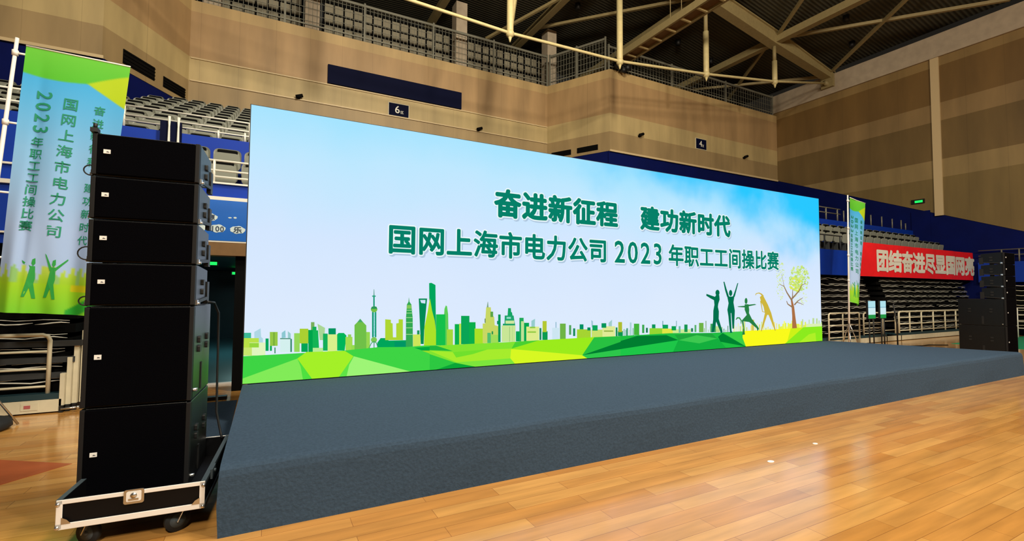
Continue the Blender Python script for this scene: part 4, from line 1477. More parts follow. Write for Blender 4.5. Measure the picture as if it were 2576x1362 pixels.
# gallery behind the wall tops
b = MB(); b.box(-14, YB + 0.25, 11.9, 30, 30, 12.05); b.prism([(14.1, YN + 0.22), (XC, YN + 0.22), (XC, YB + 0.25), (12.52, YB + 0.25)], 11.9, 12.05, axis='z'); b.box(-14, YN + 0.25, 11.9, -4.4, YB + 0.25, 12.05)
struct('gallery_floor', b, M['terrace'])
b = MB(); b.box(-14, 24.6, 12.05, 30, 24.8, 17.5)
struct('gallery_wall', b, M['terrace'])
for i, (x0, x1) in enumerate(((-9.0, -3.2), (-2.6, 1.0), (1.9, 8.0), (8.9, 13.6))):
    b = MB()
    b.box(x0, 22.4, 12.75, x1, 22.55, 14.75)
    nx = int((x1 - x0) / 0.42)
    for k in range(nx + 1):
        x = x0 + (x1 - x0) * k / nx
        b.box(x - 0.03, 22.33, 12.7, x + 0.03, 22.4, 14.8, 1)
    for k in range(5):
        z = 12.75 + 2.0 * k / 4
        b.box(x0, 22.32, z - 0.035, x1, 22.4, z + 0.035, 1)
    o = build('window_%d' % (i + 1), b, [M['louver'], M['dark']])
    o['kind'] = 'structure'
for x in (1.32, 7.95, 13.1, -2.2):
    b = MB(); b.box(x - 0.28, 20.7, 12.05, x + 0.28, 21.3, 15.6)
    struct('gallery_column', b, M['concrete'])

# spectator terraces (stepped) and fascias
b = MB()
for k in range(11):
    y = 10.75 + 0.8 * k
    b.box(-9, y, 2.5, 12.2 if k < 8 else 12.2, y + 0.82, 3.95 + 0.34 * k)
struct('upper_terrace', b, M['terrace'])
b = MB()
for k in range(2):
    y = 8.75 + 0.85 * k
    b.box(-9, y, 2.35, XC, y + 1.0, 3.02 + 0.42 * k)
struct('lower_terrace', b, M['terrace'])
b = MB(); b.box(-9, 10.55, 3.2, XC, 10.75, 4.53)
struct('fascia_upper', b, M['blue'])
b = MB(); b.box(12.2, 10.75, 3.2, XC, YB + 0.3, 4.1)
struct('terrace_walk', b, M['terrace'])
b = MB(); b.box(-9, 8.6, 2.2, XC - 0.25, 8.78, 3.02)
struct('fascia_lower', b, M['blue'])
b = MB(); b.box(-9, 8.7, 3.02, 13.6, 8.78, 3.3)
struct('fascia_parapet', b, M['blue'])
b = MB(); b.box(-9, 8.55, 3.0, 1.6, 8.72, 3.055); b.box(-9, 8.55, 2.335, 1.6, 8.62, 2.36); b.box(-9, 8.66, 3.28, 1.6, 8.8, 3.305)
struct('trim_6', b, M['white'])
b = MB(); b.box(-2.15, 8.5, 2.13, 1.0, 8.8, 2.335)
struct('trim_7', b, M['brown'])
# walls under the lower terrace and the vomitory passage
b = MB(); b.box(-9, 9.35, 0, -2.1, 9.5, 2.5)
b.box(1.3, 9.35, 0, XC, 9.5, 2.5)
struct('wall_under_stand', b, M['dark'])
b = MB()
b.box(-2.25, 9.35, 0, -2.1, 18.2, 2.2); b.box(1.15, 9.35, 0, 1.3, 18.2, 2.2)
b.box(-2.1, 18.0, 0, 1.3, 18.2, 2.2); b.box(-2.25, 8.8, 2.2, 1.3, 18.2, 2.35)
struct('wall_passage', b, M['dark_teal'])
b = MB(); b.box(-2.1, 9.35, 0, 1.3, 18.0, 0.012)
struct('passage_floor', b, M['teal_floor'])
b = MB(); b.box(-2.1, 9.3, 0, 1.3, 9.36, 0.03)
struct('trim_8', b, M['alu'])
b = MB(); b.box(-0.48, 8.62, 0, -0.34, 9.3, 2.2)
struct('door_1', b, M['dark'])

# small dim lamp of the passage
area('passage_lamp', (-0.6, 13.5, 2.15), (-0.6, 13.5, 0), 0.3, 1.2, 34, (0.6, 0.95, 0.95))

# ------------------------------------------------------------------ roof steel
def two_tone_post(name, x, y, z0, z1, parent):
    mb = MB()
    zm = z0 + (z1 - z0) * 0.58
    mb.tube([(x, y, z0), (x, y, z0 + 0.1), (x, y, zm), (x, y, zm)], [0.09, 0.12, 0.12, 0.09], 12)
    mb.tube([(x, y, zm), (x, y, z1)], 0.085, 12, 1)
    mb.ball((x, y, z0 - 0.02), 0.15, 12, 8)
    mb.tube([(x, y, z0 - 0.15), (x, y, z0 - 0.32)], [0.07, 0.02], 8)
    build(name, mb, [M['truss'], M['truss_dim']], parent)

CABLE = {26.2: 12.84, 21.75: 11.97, 16.9: 11.25, 12.0: 10.66, 7.15: 10.5, 2.3: 10.66, -2.6: 11.25, -7.45: 11.97, -11.9: 12.84}
def roof_truss(y, label):
    t = thing('roof_truss', label, 'roof truss', (7.15, y, 10.5))
    mb = MB()
    xs_ = sorted(set([-11.9, -7.45, -2.6, 2.3, 7.15, 12.0, 16.9, 21.75, 26.4]))
    for a, c in zip(xs_, xs_[1:]):
        ha, hc = 0.62, 0.62
        if c > 26: hc = 0.3
        za, zc = beam_z(a), beam_z(c)
        mb.hexa([(a, y - 0.22, za), (c, y - 0.22, zc), (c, y + 0.22, zc), (a, y + 0.22, za),
                 (a, y - 0.22, za + ha), (c, y - 0.22, zc + hc), (c, y + 0.22, zc + hc), (a, y + 0.22, za + ha)])
        mb.hexa([(a, y - 0.3, za + ha - 0.06), (c, y - 0.3, zc + hc - 0.06), (c, y + 0.3, zc + hc - 0.06), (a, y + 0.3, za + ha - 0.06),
                 (a, y - 0.3, za + ha), (c, y - 0.3, zc + hc), (c, y + 0.3, zc + hc), (a, y + 0.3, za + ha)])
    build('arched_beam', mb, M['truss_dim'], t)
    mb = MB(); mb.tube([(x, y, z) for x, z in sorted(CABLE.items())], 0.055, 10)
    build('tension_rod', mb, M['truss'], t)
    for x in xs_[1:-1]:
        two_tone_post('strut', x, y, CABLE[x], beam_z(x), t)
    mb = MB()
    mb.beam((7.15, y, 10.5), (8.5, y + 1.6, 15.1), 0.12, 0.12)
    build('diagonal_brace', mb, M['truss'], t)
    mb = MB(); mb.tube([(26.0, y, 12.85), (26.5, y, 12.72)], 0.12, 10); mb.box(26.2, y - 0.3, 12.6, 26.5, y + 0.3, 13.45)
    build('anchor_shoe', mb, M['truss_dim'], t)
    return t
roof_truss(14.0, 'arched steel roof truss with slender tension rod above the LED screen')
# purlins running from front to back, and wind bracing between them
for i, (x, lb) in enumerate(((21.75, 'tan roof purlin meeting the truss closest to the banded side wall'),
                             (16.9, 'tan roof purlin crossing the truss beside the catwalk'),
                             (12.0, 'tan roof purlin above the numbered wall bay'),
                             (7.15, 'tan roof purlin at the top of the roof arch'))):
    mb = MB()
    z = beam_z(x) + 0.3
    mb.beam((x, 2, z), (x, 28, z), 0.22, 0.34)
    mb.beam((x, 2, z - 0.17), (x, 28, z - 0.17), 0.34, 0.05)
    tag(build('roof_purlin', mb, M['truss_dim']), lb, 'roof beam')
BR = [((21.75, 14, 14.1), (26.2, 7.0, 13.5), 'thin roof brace from truss node down to the side wall top'),
      ((26.2, 13.7, 13.4), (21.75, 7.0, 14.1), 'thin roof brace rising from the truss anchor over the court'),
      ((21.75, 13.8, 14.2), (16.9, 7.0, 14.9), 'thin roof brace from truss node towards the roof centre'),
      ((21.75, 14.2, 14.1), (26.2, 21.0, 13.4), 'thin roof brace behind the truss near the wall corner'),
      ((26.2, 14.3, 13.3), (21.75, 21.0, 14.1), 'pale roof brace under the truss anchor behind the rod'),
      ((16.9, 14.2, 14.9), (12.0, 21.0, 15.5), 'roof brace slanting above the angled wall return'),
      ((9.6, 21.5, 14.6), (12.2, 17.5, 15.6), 'long roof brace rising from the gallery fence')]
for p, q, lb in BR:
    mb = MB(); mb.beam(p, q, 0.13, 0.13)
    tag(build('roof_brace', mb, M['truss_dim']), lb, 'roof brace')

# catwalk
t = thing('catwalk', 'steel ladder catwalk hung under the roof above the wall corner', 'catwalk', (14.65, 13, 12.6))
for x in (14.33, 14.97):
    mb = MB(); mb.box(x - 0.05, 8.0, 12.55, x + 0.05, 16.95, 12.85)
    build('side_rail', mb, M['truss_dim'], t)
for k in range(11):
    y = 8.3 + 0.8 * k
    mb = MB(); mb.box(14.38, y - 0.04, 12.55, 14.92, y + 0.04, 12.62)
    build('cross_bar', mb, M['truss'], t)
mb = MB(); mb.box(14.38, 8.0, 12.66, 14.92, 16.95, 12.7)
build('deck', mb, M['brown'], t)
for x, y in ((14.33, 10.5), (14.97, 10.5), (14.33, 13.6), (14.97, 13.6)):
    mb = MB(); mb.tube([(x, y, 12.85), (x, y, beam_z(x) + 0.7)], 0.018, 6)
    build('hanger_rod', mb, M['truss_dim'], t)
t = thing('floodlight', 'black floodlights clamped at the outer end of the catwalk', 'light', (14.5, 16.8, 12.3))
for dx, dz, s in ((-0.25, 0.0, 0.14), (0.05, -0.14, 0.12), (0.3, 0.02, 0.13), (-0.35, 0.25, 0.12)):
    mb = MB(); mb.tube([(14.5 + dx, 16.95, 12.25 + dz), (14.5 + dx, 16.75, 12.2 + dz), (14.5 + dx, 16.6, 12.15 + dz)], [s * 0.6, s, s * 1.1], 12)
    build('lamp_head', mb, M['black'], t)
mb = MB(); mb.box(14.1, 16.85, 12.35, 14.95, 16.92, 12.42); mb.box(14.3, 16.85, 12.3, 14.36, 16.92, 12.54)
build('bracket', mb, M['black'], t)

# small dark downlights in the ceiling
DL = [(17.2, 20.5), (19.0, 17.5), (21.5, 17.5), (23.2, 11.5), (24.2, 8.6), (25.3, 12.3), (13.2, 18.5)]
DN = ['above the gallery fence', 'beyond the arched truss', 'behind the second truss strut', 'over the banded side wall', 'closest to the side wall top', 'beside the truss anchor', 'above the angled wall return']
for (x, y), nm in zip(DL, DN):
    mb = MB(); zc = beam_z(x) + 0.85
    mb.tube([(x, y, zc), (x, y, zc - 0.28)], 0.13, 12)
    tag(build('ceiling_light', mb, M['black']), 'small unlit dark ceiling downlight ' + nm, 'ceiling light')

# ------------------------------------------------------------------ gallery fences
def fence(p, q, z, h, step, label, gap=0.16):
    p, q = Vector(p), Vector(q)
    L = (q - p).length
    d = (q - p).normalized()
    t = thing('gallery_fence', label, 'fence', (p.x, p.y, z))
    n = max(1, round(L / step))
    for i in range(n + 1):
        c = p + d * (L * i / n)
        mb = MB(); mb.box(c.x - 0.035, c.y - 0.035, z, c.x + 0.035, c.y + 0.035, z + h)
        build('post', mb, M['fence'], t)
    mb = MB(); mb.beam((p.x, p.y, z + h - 0.12), (q.x, q.y, z + h - 0.12), 0.09, 0.1)
    build('top_rail', mb, M['fence'], t)
    mb = MB(); mb.beam((p.x, p.y, z + 0.2), (q.x, q.y, z + 0.2), 0.05, 0.05)
    build('bottom_rail', mb, M['fence'], t)
    mb = MB()
    k = int(L / gap)
    for i in range(k + 1):
        c = p + d * (L * i / k)
        mb.box(c.x - 0.008, c.y - 0.008, z + 0.02, c.x + 0.008, c.y + 0.008, z + h - 0.05)
    zz = z + 0.35
    while zz < z + h - 0.15:
        mb.beam((p.x, p.y, zz), (q.x, q.y, zz), 0.016, 0.016)
        zz += 0.27
    build('wire_mesh', mb, M['fence'], t)
fence((-2.75, YB + 0.1, 0), (12.42, YB + 0.1, 0), ZW1, 1.7, 3.1, 'tall wire mesh fence along the top of the recessed wood bay')
fence((12.50, YB - 0.05, 0), (13.9, YN + 0.25, 0), ZW1, 1.65, 1.7, 'wire mesh fence on top of the angled wall return')
fence((14.0, YN + 0.12, 0), (26.3, YN + 0.12, 0), ZW1, 1.25, 4.1, 'lower mesh fence on the flank wall towards the far corner', 0.2)

# ------------------------------------------------------------------ things on the wood walls
b = MB(); b.box(1.9, YB - 0.09, 10.0, 7.68, YB - 0.002, 10.77)
tag(build('scoreboard', b, M['navy_board']), 'long unlit navy scoreboard strip on the recessed wood wall', 'scoreboard')

def zone_sign(x0, x1, y, z0, z1, num, label):
    t = thing('zone_sign', label, 'sign', ((x0 + x1) / 2, y, z0))
    mb = MB(); mb.box(x0, y - 0.05, z0, x1, y + 0.02, z1)
    build('plate', mb, M['navy_board'], t)
    mb = MB(); mb.box(x0 - 0.03, y - 0.03, z0 - 0.03, x1 + 0.03, y + 0.01, z1 + 0.03)
    build('rim', mb, M['cream'], t)
    mb = MB()
    hgt = z1 - z0
    put(mb, num, x0 + (x1 - x0) * 0.42, z0 + hgt * 0.52, hgt * 0.85, hgt * 0.85, y - 0.056, 0.01)
    put(mb, '区', x0 + (x1 - x0) * 0.66, z0 + hgt * 0.34, hgt * 0.27, hgt * 0.27, y - 0.056, 0.01)
    build('lettering', mb, M['white'], t)
zone_sign(4.38, 5.23, YB, 9.16, 9.69, '6', 'navy zone sign numbered 6 under the long scoreboard')
zone_sign(19.65, 20.4, YN, 9.16, 9.68, '4', 'small dark zone sign on the flank wall near the far corner')

def facet_pt(p, q, s, z, off):
    p, q = Vector((p[0], p[1], 0)), Vector((q[0], q[1], 0))
    d = (q - p).normalized()
    nrm = Vector((d.y, -d.x, 0))
    c = p + (q - p) * s + nrm * off
    return (c.x, c.y, z)
def vent(p, q, s0, s1, z0, z1, label):
    t = thing('wall_vent', label, 'vent', facet_pt(p, q, s0, z0, 0))
    mb = MB()
    mb.hexa([facet_pt(p, q, s0, z0, 0.02), facet_pt(p, q, s1, z0, 0.02), facet_pt(p, q, s1, z0, -0.05), facet_pt(p, q, s0, z0, -0.05),
             facet_pt(p, q, s0, z1, 0.02), facet_pt(p, q, s1, z1, 0.02), facet_pt(p, q, s1, z1, -0.05), facet_pt(p, q, s0, z1, -0.05)])
    build('opening', mb, M['vent'], t)
    mb = MB()
    for k in range(4):
        z = z0 + (z1 - z0) * (k + 0.5) / 4
        mb.beam(facet_pt(p, q, s0, z, 0.03), facet_pt(p, q, s1, z, 0.03), 0.03, 0.02)
    build('louvers', mb, M['dark'], t)
WA, WB_ = (-4.4, YN), (-2.75, YB)
vent(WA, WB_, 0.20, 0.55, 8.38, 8.82, 'longer black vent slot low on the angled wall by the flag')
vent(WA, WB_, 0.66, 0.95, 8.36, 8.72, 'black vent slot on the angled wall next to the bay corner')
EA, EB = (12.38, YB), (13.97, YN)
vent(EA, EB, 0.50, 0.82, 8.34, 8.60, 'black vent slot on the angled wall return above the screen')
vent(EA, EB, 0.08, 0.40, 8.34, 8.60, 'black vent slot half hidden behind the screen top edge')

for x, y, nm in ((0.85, YB, 'on the bay ledge above the screen corner'), (8.55, YB, 'on the bay ledge past the numbered sign'), (15.74, YN, 'on the flank wall near the angled corner'), (23.44, YN, 'on the flank wall near the far room corner')):
    t = thing('wall_camera', 'small dark camera ' + nm, 'camera', (x, y, 9.12))
    mb = MB(); mb.box(x - 0.05, y - 0.1, 9.12, x + 0.05, y, 9.2); build('bracket', mb, M['vent'], t)
    mb = MB(); mb.tube([(x - 0.1, y - 0.16, 9.16), (x + 0.14, y - 0.16, 9.25)], 0.07, 10); build('body', mb, M['vent'], t)

def exit_sign(c, wdt, hgt, axis, label):
    t = thing('exit_sign', label, 'exit sign', c)
    mb = MB(); g = MB()
    x, y, z = c
    if axis == 'x':
        mb.box(x - 0.05, y - wdt / 2, z - hgt / 2, x, y + wdt / 2, z + hgt / 2)
        g.box(x - 0.055, y - wdt * 0.36, z - hgt * 0.28, x - 0.05, y + wdt * 0.22, z + hgt * 0.22)
    else:
        mb.box(x - wdt / 2, y - 0.03, z - hgt / 2, x + wdt / 2, y + 0.03, z + hgt / 2)
        g.box(x - wdt * 0.42, y - 0.036, z - hgt * 0.34, x + wdt * 0.42, y - 0.03, z + hgt * 0.34)
    build('housing', mb, M['black'], t)
    build('lit_panel', g, M['exit'], t, label='glowing green panel')
exit_sign((XC, 10.33, 5.86), 0.5, 0.2, 'x', 'green lit exit sign on the banded side wall above the stand')
exit_sign((-0.90, 9.6, 2.05), 0.22, 0.08, 'y', 'green exit sign just inside the passage behind the speakers')
exit_sign((-0.76, 15.0, 2.05), 0.34, 0.10, 'y', 'green exit sign deep inside the dark passage')
# ------------------------------------------------------------------ stage
t = thing('stage', 'low wide stage platform covered in grey carpet', 'stage', (6, 5, 0))
prof = [(3.59, 0.0), (3.597, 0.20), (3.607, 0.38), (3.617, 0.42), (3.635, 0.44), (3.67, 0.45), (6.545, 0.45), (6.545, 0.0)]
def stage_x(side, y, z):
    if side == 0:
        return -0.25 - 0.012 * math.sin(z * 7)
    return 13.35 - (y - 3.59) * 0.43
mb = MB()
NX = 40
rows = []
for i in range(NX + 1):
    s = i / NX
    row = []
    for y, z in prof:
        x0, x1 = stage_x(0, y, z), stage_x(1, y, z)
        x = x0 + (x1 - x0) * s
        wob = 0.008 * math.sin(x * 3.1) * (1 if 0.05 < z < 0.44 and y < 3.8 else 0)
        row.append((x, y + wob, z))
    rows.append(row)
v = [p for r in rows for p in r]
k = len(prof)
fs = [(i * k + j, i * k + (j + 1) % k, (i + 1) * k + (j + 1) % k, (i + 1) * k + j) for i in range(NX) for j in range(k)]
fs += [tuple(range(k)), tuple(NX * k + j for j in range(k - 1, -1, -1))]
mb.add(v, fs, 0, False)
build('carpet', mb, M['carpet'], t)

# ------------------------------------------------------------------ LED screen
SX0, SX1, SZ0, SZ1, SY = -0.25, 11.79, 0.463, 3.895, 6.55
scr = thing('led_screen', 'huge lit LED screen with green city skyline and headline text', 'screen', (SX0, SY, SZ0))
mb = MB()
mb.box(SX0, SY + 0.012, SZ0 - 0.013, SX1, SY + 0.12, SZ1)
mb.box(SX1, SY - 0.002, SZ0 - 0.013, SX1 + 0.012, SY + 0.12, SZ1 + 0.005)
mb.box(SX0 - 0.01, SY - 0.002, SZ0 - 0.013, SX0, SY + 0.12, SZ1 + 0.005)
mb.box(SX0 - 0.01, SY - 0.002, SZ1, SX1 + 0.012, SY + 0.12, SZ1 + 0.006)
build('cabinet_frame', mb, M['black'], scr)
mb = MB()
for i in range(9):
    x = 0.3 + i * 1.42
    mb.beam((x, SY + 0.2, 0.46), (x, SY + 0.2, 3.8), 0.08, 0.08)
    mb.beam((x, 6.9, 0.0), (x, 6.76, 0.46), 0.06, 0.06)
mb.hexa([(11.83, 6.64, 0), (12.0, 6.64, 0), (12.0, 7.3, 0), (11.83, 7.3, 0), (11.83, 6.64, 1.5), (11.9, 6.64, 1.5), (11.9, 6.8, 1.5), (11.83, 6.8, 1.5)])
mb.box(-0.2, 6.64, 0, 11.8, 6.9, 0.45)
build('support_frame', mb, M['strip'], scr)
mb = MB(); mb.box(SX0, SY, SZ0, SX1, SY + 0.01, SZ1)
o = build('display', mb, sky_mat(SX1 - SX0, SZ1 - SZ0), scr, label='lit picture of pale blue sky with clouds')

def pixel_mat():
    m = bpy.data.materials.new('screen_picture')
    m.use_nodes = True
    nt = m.node_tree
    nt.nodes.clear()
    out = nt.nodes.new('ShaderNodeOutputMaterial')
    e = nt.nodes.new('ShaderNodeEmission')
    a = nt.nodes.new('ShaderNodeVertexColor')
    a.layer_name = 'picture'
    nt.links.new(a.outputs[0], e.inputs[0])
    nt.links.new(e.outputs[0], out.inputs[0])
    return m
PIX = pixel_mat()

def coloured(name, polys, material, parent, attr='picture', label=None):
    """POLYS = [(rgb, [(x, y, z)])] as ONE mesh with a colour per face."""
    mb = MB()
    cols = []
    for c, pts in polys:
        mb.add(pts, [tuple(range(len(pts)))])
        cols += [lin(c)] * len(pts)
    o = build(name, mb, material, parent, label=label)
    ca = o.data.color_attributes.new(attr, 'FLOAT_COLOR', 'CORNER')
    ca.data.foreach_set('color', [x for c in cols for x in c])
    return o

def art(name, text, y0, label):
    polys = []
    for i, line in enumerate(text.strip().split('\n')):
        c, q = line.split(':')
        c = [int(s) for s in c.split(',')]
        q = [int(s) / 1000 for s in q.split(',')]
        y = y0 - 0.00005 * i
        polys.append((c, [(SX0 + q[k], y, SZ0 + q[k + 1]) for k in range(0, len(q), 2)]))
    coloured(name, polys, PIX, scr, label=label)
art('skyline_picture', ART_CITY, SY - 0.001, 'green and yellow city towers')
art('landscape_picture', ART_LAND, SY - 0.012, 'faceted green and lime hills')
_tree = ART_TREE.strip().split('\n')
art('foliage_picture', '\n'.join(_tree[:-8]), SY - 0.001, 'pale green and yellow leaves')
art('trunk_picture', '\n'.join(_tree[-8:]), SY - 0.028, 'brown bare trunk and branches')
art('people_picture', ART_PEOPLE, SY - 0.015, 'green and golden exercising figures')

TXT = glow('screen_letter_green', (6, 128, 104), 1.0)
TXTW = glow('screen_letter_outline', (236, 250, 252), 1.0)
TXTS = glow('screen_letter_shadow', (176, 200, 224), 1.0)
ROWS = [('奋进新征程', 3.10, 5.534, 2.985, 0.46, 0.043), ('建功新时代', 6.096, 8.551, 2.985, 0.46, 0.043),
        ('国网上海市电力公司', 1.462, 5.297, 2.325, 0.43, 0.03), ('2023', 5.458, 6.643, 2.325, 0.55, 0.017), ('年职工工间操比赛', 6.80, 10.17, 2.318, 0.43, 0.027)]
for s, x0, x1, zc, sz, off in ROWS:
    fill, outl, shad = MB(), MB(), MB()
    pit = (x1 - x0 + 0.045) / len(s)
    for i, ch in enumerate(s):
        cx = x0 + pit * (i + 0.5) - 0.022
        sx = pit * (0.98 if ch not in '0123456789' else 1.66)
        put(fill, ch, cx, zc, sx, sz, SY - 0.006, off)
        put(outl, ch, cx, zc, sx, sz, SY - 0.004, off + 0.042)
        put(shad, ch, cx + 0.022, zc - 0.022, sx, sz, SY - 0.002, off + 0.042)
    le = build('lettering', fill, TXT, scr, label='dark green headline lettering')
    build('letter_outline', outl, TXTW, le, label='white outline of the lettering')
    build('letter_shadow', shad, TXTS, le, label='soft blue shadow of the lettering')

# ------------------------------------------------------------------ loudspeakers
def speaker_parts(t, wd, hgt, dep, taper, sub):
    """Local: front face at y = 0 looking to -y, base at z = 0."""
    h = wd / 2
    mb = MB()
    zb0, zb1 = (taper, hgt - taper * 0.4) if not sub else (0, hgt)
    nar = 0.0
    mb.prism([(0.02, 0.001), (0.02, hgt - 0.001), (0.10, hgt - 0.001), (dep, zb1 - 0.003), (dep, zb0 + 0.003), (0.10, 0.001)], -h, h, axis='x')
    build('cabinet', mb, M['cabinet'], t, world=False, bevel=0.006)
    mb = MB(); mb.box(-h + 0.03, -0.008, 0.012, h - 0.03, 0.03, hgt - 0.012)
    build('grille', mb, M['grille'], t, world=False, bevel=0.004, label='black perforated grille')
    for s in (-1, 1):
        mb = MB(); mb.box(s * h - 0.014 - s * 0.014, -0.004, 0.005, s * h + 0.014 - s * 0.014, 0.05, hgt - 0.005)
        build('side_strip', mb, M['strip'], t, world=False, bevel=0.004)
    bx, bz = -h + 0.085, hgt * (0.56 if not sub else 0.5)
    mb = MB(); mb.box(bx - 0.019, -0.014, bz - 0.014, bx + 0.019, -0.008, bz + 0.014)
    bd = build('badge', mb, M['badge'], t, world=False, label='small white badge')
    mb = MB()
    mb.flat([(bx + 0.001, bz + 0.002), (bx + 0.012, bz - 0.002), (bx + 0.014, bz - 0.006), (bx - 0.004, bz - 0.006)], -0.0145)
    build('emblem', mb, M['mark'], bd, world=False)
    for s in (-1, 1):
        for dz in ((0.34, 0.58) if not sub else (0.52, 0.62)):
            for yy in ((dep * 0.55,) if not sub else (dep * 0.3, dep * 0.75)):
                z = hgt * dz
                x = s * (h - nar * 0.6)
                mb = MB(); mb.prism(rrect(yy - 0.03, z - 0.022, yy + 0.03, z + 0.022, 0.008, 2), x - 0.012, x + 0.016, axis='x')
                build('handle_slot', mb, M['black'], t, world=False)
    if not sub:
        for s in (-1, 1):
            mb = MB()
            mb.box(s * h - 0.012, 0.03, 0.004, s * h + 0.012, 0.07, 0.04)
            mb.cyl((s * h - 0.02, 0.05, 0.015), (s * h + 0.025, 0.05, 0.015), 0.010, 8)
            build('rigging_pin', mb, M['chrome'], t, world=False)
            mb = MB()
            mb.beam((s * h, 0.06, 0.025), (s * (h + 0.004), dep - 0.02, zb0 + 0.0), 0.018, 0.024)
            mb.box(s * (h - 0.004) - 0.015, dep - 0.05, zb0 - 0.045, s * (h - 0.004) + 0.015, dep + 0.03, zb0 + 0.13)
            build('rigging_link', mb, M['black'], t, world=False)
    else:
        for s in (-1, 1):
            mb = MB(); mb.box(s * h - 0.008, dep * 0.45, hgt * 0.05, s * h + 0.008, dep * 0.5, hgt * 0.35)
            build('rigging_track', mb, M['black'], t, world=False)
            mb = MB(); mb.cyl((s * h - 0.02, 0.07, 0.06), (s * h + 0.025, 0.07, 0.06), 0.012, 8)
            build('rigging_pin', mb, M['chrome'], t, world=False)

def speaker_stack(cx, cy, rz, side, sub_dep, arr_dep, wd, on_dolly):
    ca, sa = math.cos(rz), math.sin(rz)
    names = ['topmost', 'second', 'third', 'lowest'][::-1]
    g = None
    a = thing('line_array_speaker', '', 'speaker', (cx, cy, 1.482), rz, 'slim line array speakers in the stack ' + side)
    speaker_parts(a, wd, 0.296, arr_dep, 0.05, False)
    for k in range(4):
        o = a if k == 0 else dup(a, (cx, cy, 1.482 + 0.2985 * k))
        o['label'] = '%s of the four slim black speakers stacked %s' % (names[k], side)
    zs, hs = (0.186, 0.606) if on_dolly else (0.0, 0.792)
    s = thing('subwoofer', '', 'speaker', (cx, cy, zs), rz, 'subwoofers in the stack ' + side)
    speaker_parts(s, wd, hs, sub_dep, 0, True)
    s['label'] = 'lower tall black subwoofer standing %s %s' % ('in the dolly' if on_dolly else 'on the floor', side)
    s2 = dup(s, (cx, cy, 0.795), label='upper tall black subwoofer under the slim speakers %s' % side)
    s2.scale = (1, 1, 0.685 / hs)
LEFT = 'beside the near stage corner'
RIGHT = 'beyond the far stage end'
speaker_stack(-0.785, 4.10, math.radians(-3.5), LEFT, 0.66, 0.46, 0.62, True)
speaker_stack(16.86, 4.72, math.radians(1.0), RIGHT, 0.92, 0.44, 0.72, False)

